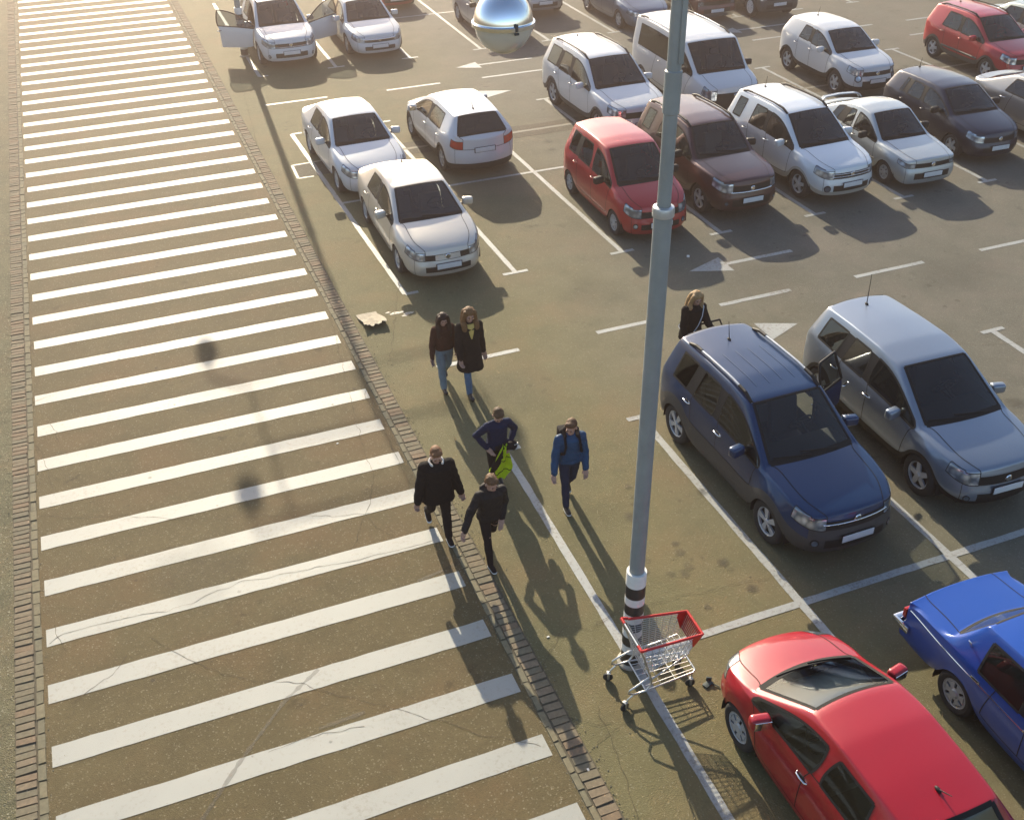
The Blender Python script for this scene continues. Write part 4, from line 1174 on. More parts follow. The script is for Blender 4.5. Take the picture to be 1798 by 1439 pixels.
# fourth row, along the top of the photograph
make_car('parked_car', suv(4.79, 1.88, 1.70, 2.825, .95, .37, cowl=1.15, wst=2.05, bp=2.62, rw=3.5, q=(3.65, 4.2), rr=4.4, rg=4.62, h0=.88, h1=1.08, rim='a5', open={'front_doorL': 62, 'front_doorR': 62}, fog=(.70, .42, .06), big_grille=0, bars=1, bar_m=M_CHROME, rails=(2.1, 4.0, M_RIM)),
    WHITE, 'white off-road car with both front doors wide open', group='cars parked in the fourth row', loc=(3.72, 37.1), head=-90)
make_car('parked_car', sedan(4.83, 1.855, 1.45, 2.775, .98, .34, wst=1.98, rim='a5t', bars=1, bar_t=.7, bar_r=.03, fog=None, intake_j=2), WHITE, 'white saloon with a wide chrome grille bar by the open door', group='cars parked in the fourth row', loc=(6.62, 37.05), head=-90)
make_car('parked_car', hatch(4.5, 1.76, 1.50, 2.7, .9, .32, rim='a5', mirror_m=M_DARK), paint('steel_paint', (.42, .43, .46), .6, .38, .3), 'silver car partly hidden behind the hanging globe lamp', group='cars parked in the fourth row', loc=(11.30, 36.64), head=-90)
make_car('parked_car', sedan(4.67, 1.78, 1.44, 2.675, .95, .32, rim='a5', bars=1, bar_t=.8, bar_r=.02), paint('slate_blue_paint', (.10, .14, .20), .5, .38, .35), 'slate blue saloon at the top edge', group='cars parked in the fourth row', loc=(16.21, 36.13), head=-90)
make_car('parked_car', sedan(4.1, 1.60, 1.44, 2.42, .70, .29, boxy=.6, nose=.06, tailr=.06, nosew=.94, tailw=.95, h0=.80, h1=.92, front_rows=(.79, .75, .60, .50, .34), wr=.60, rim='cap', hl_wrap=0, fog=(.62, .68, .09), bars=0, clad=1, clad_m=M_CHROME, badge=0),
    paint('oxblood_paint', (.085, .012, .012), .1, .4, .4), 'dark maroon old saloon with round headlamps', group='cars parked in the fourth row', loc=(18.87, 36.02), head=-90)
make_car('parked_car', suv(3.72, 1.68, 1.66, 2.2, .65, .36, boxy=.6, nose=.05, tailr=.05, nosew=.90, tailw=.92, cowl=1.15, wst=1.45, bp=1.95, rw=2.6, q=(2.75, 3.2), rr=3.5, rg=3.6, h0=.96, h1=1.04, rim='white', bumper_black=2, clad=1, fog=(.5, .82, .09), badge=0, side_strip=None),
    paint('moss_paint', (.045, .052, .045), .1, .5, .4), 'dark boxy off-road car with white wheels', group='cars parked in the fourth row', loc=(21.19, 35.35), head=-91)
make_car('parked_car', hatch(4.2, 1.74, 1.47, 2.6, .85, .31), paint('dark_red_paint', (.30, .012, .014), .1, .4, .3), 'red car with only its bumper showing at the top edge', group='cars parked in the fourth row', loc=(8.85, 42.4), head=-90)
make_car('parked_car', suv(4.3, 1.80, 1.65, 2.6, .85, .34), paint('ash_paint', (.30, .31, .34), .5, .4, .4), 'grey car at the top edge right of the globe lamp', group='cars parked in the fourth row', loc=(13.55, 39.25), head=-90)

# ------------------------------------------------------------------ lamp masts
M_POLE = mat('pole_paint', (.25, .275, .275), .5, .1, noise_amt=.22, noise_scale=5, bump=.08, bump_scale=40)
M_BANDW = mat('band_white', (.72, .71, .67), .55, noise_amt=.16, noise_scale=14)
M_BANDB = mat('band_black', (.022, .022, .022), .5, noise_amt=.4, noise_scale=18)
M_MIRROR = mat('mirror_metal', (.86, .86, .87), .14, 1.0, noise_amt=.05, noise_scale=3)
M_BOWL = mat('bowl_plastic', (.62, .57, .50), .22, .25, coat=.6, noise_amt=.1, noise_scale=4)
M_CONC = mat('concrete', (.36, .33, .27), .9, noise_amt=.35, noise_scale=14, bump=.4, bump_scale=30)

def lamp_mast(x, y, label, globes, grp=None, zt=9.1):
    root = empty('lamp_post', (x, y, 0)); tag(root, label, 'lamp post', grp)
    mb = MB(); mb.lathe([(0, 0), (.17, 0), (.17, .03), (.135, .05)], 'Z', n=28); mb.build('base_plate', M_CONC, root, .6)
    # banded sleeve: white top, then black and white bands
    zs = [1.56, 1.36, 1.18, 1.06, .91, .77, .63, .52, .37, .24, 0.03]
    mb = MB(); prof = [(0.09, 1.562), (.122, 1.562)]; mis = [0]
    for k in range(len(zs) - 1):
        prof += [(.1225, zs[k]), (.1225, zs[k + 1])]; mis += [k % 2, k % 2]
    prof += [(.17, .02)]; mis += [0]
    mb.lathe(prof, 'Z', n=36, mis=mis[:len(prof) - 1]); mb.build('banded_sleeve', [M_BANDW, M_BANDB], root, .5)
    mb = MB(); mb.lathe([(.091, 1.5), (.091, 6.20)], 'Z', n=32); mb.build('lower_pole', M_POLE, root, .5)
    mb = MB(); mb.lathe([(.07, 6.13), (.106, 6.135), (.108, 6.20), (.10, 6.225), (.070, 6.235)], 'Z', n=32); mb.build('collar', mat('collar_metal', (.50, .51, .52), .35, .6), root, .5)
    mb = MB(); mb.lathe([(.066, 6.2), (.064, zt)], 'Z', n=28); mb.build('upper_pole', M_POLE, root, .5)
    mb = MB(); mb.lathe([(.064, 7.12), (.078, 7.13), (.078, 7.50), (.064, 7.51)], 'Z', n=28); mb.box((.02, -.072, 7.95), (.05, .03, .75), .008); mb.build('bracket_sleeve', M_POLE, root, .5)
    mb = MB(); hx = 1.9
    mb.tube([(-hx, -hx, zt - .02), (hx, -hx, zt - .02), (hx, hx, zt - .02), (-hx, hx, zt - .02)], .035, 8, closed=True)
    mb.tube([(-hx, 0, zt - .02), (hx, 0, zt - .02)], .035, 8); mb.tube([(0, -hx, zt - .02), (0, hx, zt - .02)], .035, 8)
    mb.build('lamp_frame', M_POLE, root, .9)
    for i, (gx, gy, gz, r) in enumerate(globes):
        cx, cy = (hx if gx > 0 else -hx), (hx if gy > 0 else -hx)
        g = bpy.data.objects.new('globe_lamp', None); C.objects.link(g); g.empty_display_size = .1
        mb = MB(); mb.tube([(cx, cy, zt - .03), (gx, gy, zt - .06), (gx, gy, gz + r * 1.02)], .028, 8)
        mb.build('arm', M_POLE, root, 1)
        dome = [(r * math.cos(a), r * 1.12 * math.sin(a)) for a in [R(90 - 6 * q) for q in range(16)]]
        g.location = (gx, gy, gz); g.parent = root
        g.name = 'globe_lamp'
        mb = MB(); mb.lathe([(.001, r * 1.12)] + dome[1:] + [(r * 1.0, .005)], 'Z', n=48); mb.build('reflector_dome', M_MIRROR, g, 4)
        mb = MB(); mb.lathe([(r * 1.0, .012), (r * 1.06, .010), (r * 1.06, -.012), (r * .97, -.014)], 'Z', n=48); mb.build('rim_ring', M_MIRROR, g, .6)
        mb = MB(); mb.lathe([(r * .965 * math.cos(R(a)), -.012 - r * .93 * math.sin(R(a))) for a in range(0, 90, 6)] + [(.001, -.012 - r * .93)], 'Z', n=48); mb.build('lamp_bowl', M_BOWL, g, 4)
        a = math.atan2(-gy - y, -2.27 - gx - x) + .42
        px_, py_ = r * 1.06 * math.cos(a), r * 1.06 * math.sin(a)
        mb = MB(); mb.box((px_, py_, .012), (.014, .018, .045), .004, a); mb.box((px_, py_, -.024), (.016, .030, .014), .004, a); mb.build('latch', M_GREYPL, g, .8)
    return root
lamp_mast(2.44, 8.19, 'tall grey lamp post with black and white banded foot and hanging mirror globes', [(-2.30, -1.86, .0 + 8.60, .186), (2.2, -2.0, 8.6, .2), (2.2, 2.2, 8.6, .2), (-1.9, 2.2, 8.75, .2)])
lamp_mast(2.50, 36.8, 'lamp post standing behind the open door of the white off-road car', [(-2.5, -2.2, 9.0, .2), (1.85, -2.2, 9.0, .2), (1.85, 2.35, 9.0, .2), (-2.5, 2.35, 9.0, .2)], zt=9.5)

# ------------------------------------------------------------------ shopping trolley
M_WIRE = mat('zinc_wire', (.62, .62, .60), .34, .9)
M_RED = mat('red_plastic', (.50, .018, .014), .38, noise_amt=.12, noise_scale=9)
M_RUBBER = mat('castor_rubber', (.02, .02, .02), .7)
root = empty('shopping_trolley', (2.10, 7.76, 0), R(-2)); tag(root, 'wire shopping trolley with red plastic rim standing against the lamp post', 'shopping trolley')
def bk(x, t, s):
    """point on the basket: x 0..1 rear to front, t 0..1 bottom to top, s -1..1 across"""
    xx = lerp(lerp(.20, .14, t), lerp(.80, .93, t), x); zz = lerp(lerp(.50, .98, t), lerp(.60, .90, t), x); ww = lerp(lerp(.20, .265, t), lerp(.15, .205, t), x)
    return Vector((xx, s * ww, zz))
mb = MB()
wr_ = .0028
for s in (1, -1):
    for q in range(15): mb.tube([bk(0, q / 14, s), bk(1, q / 14, s)], wr_ if q else .004, 4, cap=False)
    for q in range(9): mb.tube([bk(q / 8, 0, s), bk(q / 8, 1, s)], .0042, 5, cap=False)
for q in range(13):
    s = -1 + 2 * q / 12
    mb.tube([bk(0, 0, s), bk(1, 0, s)], wr_, 4, cap=False); mb.tube([bk(1, 0, s), bk(1, 1, s)], wr_, 4, cap=False); mb.tube([bk(0, 0, s), bk(0, .95, s)], wr_, 4, cap=False)
for q in range(9): mb.tube([bk(q / 8, 0, -1), bk(q / 8, 0, 1)], .0042, 5, cap=False)
for q in range(7): mb.tube([bk(0, q / 7, -1), bk(0, q / 7, 1)], .0042, 5, cap=False)
mb.build('wire_basket', M_WIRE, root, 1.2)
mb = MB()
mb.tube([bk(0.03, 1, -1), bk(1, 1, -1)], .017, 8); mb.tube([bk(0.03, 1, 1), bk(1, 1, 1)], .017, 8); mb.tube([bk(1, 1, -1), bk(1, 1, 1)], .019, 8)
mb.build('rim', M_RED, root, 1.2)
mb = MB()
def pl(a, b, c, d, th=.012):
    n_ = (b - a).cross(d - a).normalized() * th
    vs = [a, b, c, d, a + n_, b + n_, c + n_, d + n_]; mb.add(vs, [(0, 3, 2, 1), (4, 5, 6, 7), (0, 1, 5, 4), (1, 2, 6, 5), (2, 3, 7, 6), (3, 0, 4, 7)])
F = lambda s, t: bk(1.0, t, s) + Vector((.004, 0, 0))
pl(F(-1, .80), F(1, .80), F(1, 1), F(-1, 1)); pl(F(-1, .28), F(-.72, .28), F(-.72, .8), F(-1, .8)); pl(F(.72, .28), F(1, .28), F(1, .8), F(.72, .8)); pl(F(-.72, .28), F(.72, .28), F(.72, .36), F(-.72, .36))
for q in range(9):
    s = -.66 + q * .165; pl(F(s - .04, .36), F(s + .04, .36), F(s + .04, .8), F(s - .04, .8))
for s in (1, -1):
    a_, b_, c_, d_ = bk(.86, .78, s), bk(1, .25, s), bk(1, 1, s), bk(.86, 1, s); o_ = Vector((0, s * .006, 0)); pl(a_ + o_, b_ + o_, c_ + o_, d_ + o_, .010 * s)
mb.build('front_panel', M_RED, root, .5)
mb = MB(); mb.tube([(.08, -.28, 1.0), (.08, .28, 1.0)], .014, 10); hb = mb.build('push_bar', M_WIRE, root, 1)
mb = MB()
for s in (1, -1): mb.tube([(.08, s * .285, 1.0), (.08, s * .19, 1.0)], .019, 10); mb.tube([(.08, s * .285, 1.0), (.16, s * .27, .985)], .018, 8)
mb.build('grip', M_RED, hb, 1)
mb = MB()
for s in (1, -1):
    mb.tube([(.08, s * .27, 1.0), (.13, s * .262, .86), (.26, s * .25, .42), (.27, s * .25, .34), (.20, s * .25, .245), (.04, s * .25, .24), (-.03, s * .25, .28), (-.02, s * .25, .33), (.06, s * .25, .37), (.24, s * .235, .45)], .0125, 8)
    mb.tube([(.04, s * .25, .24), (-.04, s * .25, .17), (-.055, s * .25, .13)], .0125, 8)
    mb.tube([(.20, s * .25, .245), (.50, s * .215, .235), (.88, s * .175, .225), (.915, s * .15, .235)], .0125, 8)
    mb.tube([(.86, s * .178, .225), (.865, s * .178, .13)], .011, 8)
    mb.tube([(.26, s * .25, .42), (.55, s * .20, .50), (.80, s * .16, .59)], .010, 8)
mb.tube([(.915, -.15, .235), (.915, .15, .235)], .0125, 8); mb.tube([(.20, -.25, .245), (.20, .25, .245)], .010, 8); mb.tube([(.26, -.25, .42), (.26, .25, .42)], .010, 8)
mb.build('frame', M_WIRE, root, 1.2)
mb = MB()
for q in range(5): s = -.13 + q * .065; mb.tube([(.20, s * 1.4, .245), (.90, s, .235)], .005, 5)
for x in (.42, .62): mb.tube([(x, -.21, .238), (x, .21, .238)], .005, 5)
mb.build('bottom_rack', M_WIRE, root, 1.2)
for (x, s, y_) in ((-.06, 1, .25), (-.06, -1, .25), (.86, 1, .178), (.86, -1, .178)):
    mb = MB(); mb.lathe([(.001, -.016), (.050, -.016), (.062, -.010), (.062, .010), (.050, .016), (.001, .016)], 'Y', (0, 0, 0), 20)
    o = mb.build('castor', M_RUBBER, root, .6); o.location = (x - .012, s * y_, .062); o.rotation_euler = (0, 0, rnd.uniform(-.5, .5))
    m2 = MB(); m2.box((.006, .024, .02), (.03, .005, .10), .001); m2.box((.006, -.024, .02), (.03, .005, .10), .001); m2.box((.008, 0, .073), (.045, .055, .012), .002); m2.build('fork', M_WIRE, o, .6)

# ------------------------------------------------------------------ litter: a broken pale slab, a bit of black plastic
bm_ = MB(); rnd2 = random.Random(5)
nx, ny = 16, 12; top_ = {}
for i in range(nx + 1):
    for j in range(ny + 1):
        u, v_ = i / nx, j / ny
        x = 1.46 + .47 * u + .03 * math.sin(v_ * 5) + rnd2.uniform(-.006, .006) + .06 * v_ * (u - .5) * -1
        y = 17.56 + .66 * v_ + (.04 * math.sin(u * 9) + .05 * abs(math.sin(u * 17)) + (.06 if .45 < u < .6 else 0)) * (1 - v_) ** 2
        z = .015 + .10 * (1 - v_) ** 1.4 * (.75 + .25 * math.cos(u * 7)) + rnd2.uniform(0, .012) + (.03 * math.exp(-((u - .5) / .12) ** 2) if v_ < .6 else 0)
        top_[(i, j)] = (x, y, z)
ks = {k: n_ for n_, k in enumerate(top_)}
vs = list(top_.values()); N = len(vs)
bm_.add(vs + [(x, y, z - .016) for x, y, z in vs], [f for i in range(nx) for j in range(ny) for f in ((ks[(i, j)], ks[(i + 1, j)], ks[(i + 1, j + 1)], ks[(i, j + 1)]), (N + ks[(i, j + 1)], N + ks[(i + 1, j + 1)], N + ks[(i + 1, j)], N + ks[(i, j)]))])
ring = [(i, 0) for i in range(nx + 1)] + [(nx, j) for j in range(1, ny + 1)] + [(i, ny) for i in range(nx - 1, -1, -1)] + [(0, j) for j in range(ny - 1, 0, -1)]
k0 = len(bm_.v); bm_.f += [(ks[a], ks[b], N + ks[b], N + ks[a]) for a, b in zip(ring, ring[1:] + ring[:1])]; bm_.mi += [0] * len(ring)
o = bm_.build('broken_slab', mat('pale_foam', (.36, .31, .23), .85, noise_amt=.3, noise_scale=9, bump=.3, bump_scale=25), None, .9); tag(o, 'pale broken sheet lying torn on the asphalt by the brick edging', 'debris')
mb = MB(); mb.box((0, 0, .012), (.13, .075, .02), .004, R(20)); mb.box((.04, .05, .035), (.02, .07, .06), .004, R(60)); mb.tube([(.04, .0, .02), (.11, -.10, .01)], .007, 6)
o = mb.build('plastic_fragment', mat('dull_green_plastic', (.045, .06, .055), .5), None, .6); o.location = (3.16, 7.48, 0); tag(o, 'small dark piece of broken plastic in front of the red hatchback', 'debris')
for k, (x, y, r_) in enumerate([(1.63, 8.96, .012), (.10, 14.2, .012), (8.75, 17.95, .03), (1.25, 6.9, .012)]):
    mb = MB(); mb.box((0, 0, r_ * .4), (r_ * 3, r_ * 2, r_ * .7), r_ * .2, R(30 * k)); o = mb.build('paper_scrap', mat('scrap_white', (.65, .63, .58), .8), None, .6); o.location = (x, y, 0.002); tag(o, ['tiny pale scrap on the asphalt between the walkers\' shadows', 'tiny pale scrap lying on the striped walkway', 'pale scrap beside the white arrow in the car shadow', 'tiny pale scrap near the lower brick edging'][k], 'litter')

# spoiler wing of the silver hatchback
mb = MB(); pts = [(-1.86, -.60, 1.02), (-1.90, -.56, 1.09), (-1.96, -.45, 1.11), (-2.0, 0, 1.12), (-1.96, .45, 1.11), (-1.90, .56, 1.09), (-1.86, .60, 1.02)]
for a, b in zip(pts, pts[1:]): 
    A, B = Vector(a), Vector(b); mb.tube([A, B], .028, 8); mb.tube([A + Vector((.10, 0, .012)), B + Vector((.10, 0, .012))], .016, 8)
    mb.quad(A + Vector((0, 0, .022)), B + Vector((0, 0, .022)), B + Vector((.10, 0, .024)), A + Vector((.10, 0, .024)))
mb.build('spoiler', MATS['grey_silver_paint'], p14[0], 1.0)
# chrome bumper, side trim and lamps of the old blue saloon
r0 = lada[0]
mb = MB(); mb.box((-2.115, 0, .52), (.09, 1.60, .11), .025); mb.box((-2.02, .80, .52), (.28, .04, .10), .018); mb.box((-2.02, -.80, .52), (.28, .04, .10), .018); mb.build('rear_bumper_bar', M_CHROME, r0, .8)
for s in (1, -1):
    mb = MB(); mb.box((-2.03, s * .66, .70), (.05, .24, .14), .01); mb.build('tail_light', M_TAIL, r0, .6)
    pts = [(-1.95 + .13 * q, s * .803, .80 - .006 * q * .3) for q in range(30)]
    pts = [(x, (ray_side(lada[2], x, z_, s)[0] or Vector((0, y, 0))).y + s * .004, z_) for x, y, z_ in pts]
    mb = MB(); mb.tube(pts, .010, 6); mb.build('side_trim', M_CHROME, r0, 1)
    mb = MB()
    for q in range(6): mb.box((-1.02 + q * .0, s * .70, 1.0), (.01, .01, .01), 0) if False else None
    hq, nq = ray_side(lada[2], -1.03, 1.08, s)
    if hq: mb.box(hq + Vector((0, s * .004, 0)), (.05, .014, .17), .004, Matrix.Rotation(R(-24 * s), 3, 'X')); mb.build('pillar_vent', M_CHROME, r0, .6)

# ------------------------------------------------------------------ people
M_SKIN = mat('skin', (.42, .235, .165), .5, noise_amt=.10, noise_scale=25)
M_EYE = mat('eye', (.02, .015, .012), .2)
M_LIP = mat('lip', (.30, .10, .09), .5)
def cloth(name, col, rough=.85, bump=.35, sc=38): return mat(name, col, rough, noise_amt=.28, noise_scale=10, bump=bump, bump_scale=sc, spec=.2)

def remesh(mb, name, material, parent, vox, it=4, wrinkle=0.0, seed=0):
    me = mb.mesh('tmp', material, None)
    o = bpy.data.objects.new('tmp', me); C.objects.link(o)
    r_ = o.modifiers.new('r', 'REMESH'); r_.mode = 'VOXEL'; r_.voxel_size = vox
    s_ = o.modifiers.new('s', 'SMOOTH'); s_.iterations = it; s_.factor = .5
    dg = bpy.context.evaluated_depsgraph_get(); me2 = bpy.data.meshes.new_from_object(o.evaluated_get(dg))
    bpy.data.objects.remove(o); bpy.data.meshes.remove(me)
    me2.name = name
    me2.materials.clear(); me2.materials.append(material)
    if wrinkle:
        for v in me2.vertices:
            q = v.co * 9 + Vector((seed, 0, 0)); q.z *= 1.7
            v.co += v.normal * wrinkle * (noise.noise(q) + .5 * noise.noise(q * 2.3))
    for p in me2.polygons: p.use_smooth = True
    return link(bpy.data.objects.new(name, me2), parent)

def limb(mb, pts, rs, n=12):
    """round-ended tapering limb"""
    mb.tube(pts, rs, n)
    for p, r_ in zip(pts, rs): mb.ball(p, (r_, r_, r_), 12, 8)

def ring_loft(mb, rings, n=20):
    """rings: (centre, half depth x, half width y, axis matrix or None)"""
    vs = []; fs = []
    for c, a, b in rings:
        for k in range(n):
            t = 2 * math.pi * k / n; ct, st = math.cos(t), math.sin(t)
            e = .8
            vs.append(Vector(c) + Vector((a * math.copysign(abs(ct) ** e, ct), b * math.copysign(abs(st) ** e, st), 0)))
    for i in range(len(rings) - 1):
        for k in range(n): fs.append((i * n + k, i * n + (k + 1) % n, (i + 1) * n + (k + 1) % n, (i + 1) * n + k))
    fs.append(tuple(range(n - 1, -1, -1))); fs.append(tuple((len(rings) - 1) * n + k for k in range(n)))
    mb.add(vs, fs)

def make_person(label, loc, head, h, legs, arms, female=False, lean=4, look=(0, 10), hair='short', hair_c=(.10, .05, .025), top=None, trousers=None, shoe=None, coat=None, scarf=None, group=None, curl=35, twist=0, hood=None, sole=None):
    """local axes: +x forward, +y left.  legs: {'L': (hip swing deg, knee bend deg), 'R': ...}; arms: {'L': (swing, spread, elbow bend, elbow turn)}"""
    root = empty('person', (loc[0], loc[1], 0), R(head)); tag(root, label, 'person', group)
    hipz, sh = .52 * h, .815 * h
    # legs
    J = {}
    low = 9
    for S, s in (('L', 1), ('R', -1)):
        a, kb = legs[S]; hip = Vector((0, s * .052 * h, 0)); d = Vector((math.sin(R(a)), 0, -math.cos(R(a)))); knee = hip + d * .245 * h
        d2 = Vector((math.sin(R(a - kb)), 0, -math.cos(R(a - kb)))); ank = knee + d2 * .235 * h
        ang = a - kb
        toe = ank + Vector((math.cos(R(ang * .75)), 0, math.sin(R(ang * .75)) * 1.0)) * .085 * h - Vector((0, 0, .032 * h)) * 1.0
        heel = ank + Vector((-.022 * h, 0, -.036 * h))
        heel = ank + Matrix.Rotation(R(-ang * .75), 3, 'Y') @ Vector((-.022 * h, 0, -.038 * h)); toe = ank + Matrix.Rotation(R(-ang * .75), 3, 'Y') @ Vector((.105 * h, 0, -.043 * h))
        J[S] = [hip, knee, ank, heel, toe]; low = min(low, heel.z, toe.z)
    up = Vector((0, 0, -low + .012))
    for S in J: J[S] = [p + up for p in J[S]]
    P0 = up.copy()                                                     # pelvis centre
    lm = Matrix.Rotation(R(lean), 3, 'Y')
    T = lambda x, y, z: P0 + lm @ Vector((x * h, y * h, (z - .52) * h))
    shw = .100 if female else .108
    # ---- arms
    A = {}
    for S, s in (('L', 1), ('R', -1)):
        sw, sp, eb, et = arms[S]
        shd = T(0, s * shw, .792)
        d = Vector((math.sin(R(sw)) * math.cos(R(sp)), s * math.sin(R(sp)), -math.cos(R(sw)) * math.cos(R(sp)))).normalized()
        elb = shd + d * .172 * h
        # bend direction: forward rotated about the upper arm by et (positive = inward)
        f = Vector((1, 0, 0)); f = (f - d * f.dot(d)).normalized(); q = d.cross(f) * (1 if s > 0 else -1)
        bd = f * math.cos(R(et)) + q * math.sin(R(et))
        d2 = (d * math.cos(R(eb)) + bd * math.sin(R(eb))).normalized()
        wri = elb + d2 * .150 * h
        A[S] = (shd, elb, wri, d2, bd)
    skin = MB()
    # ---- head
    nk = T(0, 0, .835); hc = T(.012, 0, .928)
    hm = Matrix.Rotation(R(look[0]), 3, 'Z') @ Matrix.Rotation(R(look[1] + lean), 3, 'Y')
    HP = lambda x, y, z: hc + hm @ Vector((x * h, y * h, z * h)) * 1.10
    def hb(c, d): skin.ball(HP(*c), tuple(q * h for q in d), 16, 10, rot=hm)
    hb((-.004, 0, .012), (.058, .047, .060)); hb((.014, 0, -.028), (.038, .035, .045)); hb((.030, 0, -.052), (.018, .018, .016))
    hb((.058, 0, -.012), (.010, .009, .010)); hb((.053, 0, .004), (.008, .006, .018)); hb((.050, 0, -.036), (.008, .016, .006))
    for s in (1, -1): hb((-.002, s * .047, -.006), (.013, .006, .018)); hb((.040, s * .022, -.016), (.014, .014, .014)); hb((.049, s * .018, .014), (.006, .014, .004))
    limb(skin, [T(-.008, 0, .80), nk, HP(-.008, 0, -.03)], [.034 * h, .031 * h, .030 * h])
    ring_loft(skin, [(T(0, 0, .50), .060 * h, .085 * h), (T(0, 0, .62), .058 * h, .075 * h), (T(0, 0, .74), .066 * h, .092 * h), (T(0, 0, .80), .050 * h, .085 * h), (T(0, 0, .83), .03 * h, .04 * h)])
    for S in 'LR':
        hip, knee, ank, heel, toe = J[S]
        limb(skin, [hip, hip.lerp(knee, .5), knee, knee.lerp(ank, .4), ank], [.052 * h, .046 * h, .034 * h, .033 * h, .023 * h])
        limb(skin, [ank, heel.lerp(toe, .3) + Vector((0, 0, .02 * h)), heel.lerp(toe, .75) + Vector((0, 0, .012 * h))], [.022 * h, .022 * h, .018 * h])
        shd, elb, wri, d2, bd = A[S]; s = 1 if S == 'L' else -1
        limb(skin, [shd, shd.lerp(elb, .5), elb, elb.lerp(wri, .35), wri], [.032 * h, .027 * h, .022 * h, .022 * h, .016 * h])
        # ---- hand: palm, four curled fingers, thumb
        side = d2.cross(bd); side = side.normalized() if side.length > .1 else Vector((0, 1, 0))
        pal = bd
        mid = wri + d2 * .030 * h
        for q in (-1, -.33, .33, 1):
            limb(skin, [wri + side * q * .008 * h, wri + d2 * .052 * h + side * q * .017 * h], [.011 * h, .0105 * h], 8)
        for q, ln in ((-1, .038), (-.33, .046), (.33, .050), (1, .044)):
            b_ = wri + d2 * .052 * h + side * q * .018 * h; pts = [b_]; c_ = 0; dd = d2
            for t in range(3):
                c_ += curl * (.5 if t == 0 else 1); dd = d2 * math.cos(R(c_)) + pal * math.sin(R(c_)); pts.append(pts[-1] + dd * ln * h / 2.4)
            limb(skin, pts, [.0062 * h, .0058 * h, .0055 * h, .0048 * h], 8)
        tb = wri + d2 * .016 * h + side * .016 * h * 1
        td = (d2 * .75 + side * .55 + pal * .35).normalized()
        limb(skin, [tb, tb + td * .024 * h, tb + td * .024 * h + (d2 * .9 + pal * .4).normalized() * .020 * h], [.0078 * h, .0066 * h, .0055 * h], 8)
    body = remesh(skin, 'body', M_SKIN, root, .0068, 2)
    for s in (1, -1):
        m_ = MB(); m_.ball(HP(.0525, s * .0185, .004), (.0035 * h, .008 * h, .0045 * h), 8, 6, rot=hm); m_.build('eye', M_EYE, root, 2)
    m_ = MB(); m_.ball(HP(.0565, 0, -.036), (.003 * h, .014 * h, .004 * h), 10, 6, rot=hm); m_.build('mouth', M_LIP, root, 2)
    # ---- hair
    hr = MB(); hmat = mat('hair_%02d_%02d_%02d' % tuple(int(c * 100) for c in hair_c), hair_c, .55, noise_amt=.5, noise_scale=40, bump=.6, bump_scale=90, spec=.25)
    def hh(c, d): hr.ball(HP(*c), tuple(q * h for q in d), 16, 10, rot=hm)
    if hair in ('short', 'messy'):
        hh((-.010, 0, .028), (.060, .053, .052)); hh((-.022, 0, .004), (.046, .052, .050)); hh((.022, .010, .054), (.036, .036, .020)); hh((.030, -.016, .050), (.028, .030, .020))
        if hair == 'messy':
            for q in range(14):
                a = rnd2.uniform(0, 6.28); r_ = rnd2.uniform(.01, .05); hh((-.004 + r_ * math.cos(a), r_ * math.sin(a), .070 - r_ * .5), (.014, .012, .014))
    else:
        hh((-.008, 0, .026), (.062, .056, .054)); hh((-.026, 0, -.002), (.046, .056, .055))
        ln = {'long': -.21, 'up': -.03, 'mid': -.14}[hair]
        for s in (1, -1):
            limb(hr, [HP(.016, s * .040, .035), HP(.012, s * .053, -.01), HP(.012, s * .058, -.06)] + ([HP(.040, s * .058, ln * .55), HP(.058, s * .056, ln * .8), HP(.062, s * .052, ln)] if ln < -.1 else [HP(.004, s * .056, -.075)]), [.026 * h, .024 * h, .028 * h] + ([.032 * h, .030 * h, .016 * h] if ln < -.1 else [.016 * h]))
            limb(hr, [HP(-.03, s * .03, .02), HP(-.046, s * .036, -.05), HP(-.050, s * .036, ln * .7), HP(-.048, s * .03, ln)], [.034 * h, .034 * h, .030 * h, .018 * h])
        if hair == 'up': hh((-.045, 0, .055), (.034, .034, .034)); hh((-.020, 0, .062), (.03, .04, .02))
    remesh(hr, 'hair', hmat, root, .009, 2, wrinkle=.006, seed=h * 9)
    # ---- trousers
    tr = MB()
    fit = trousers[1] if len(trousers) > 1 else 1.0
    for S in 'LR':
        hip, knee, ank = J[S][:3]
        limb(tr, [hip + Vector((0, 0, .01 * h)), hip.lerp(knee, .5), knee, knee.lerp(ank, .45), ank + (knee - ank) * .04], [.060 * h, .053 * h * fit, .042 * h * fit, .041 * h * fit, .034 * h * fit])
    ring_loft(tr, [(T(-.004, 0, .485), .068 * h, .096 * h), (T(-.004, 0, .53), .070 * h, .100 * h), (T(0, 0, .60), .064 * h, .084 * h)])
    remesh(tr, 'trousers', trousers[0], root, .011, 3, wrinkle=.006, seed=h * 3)
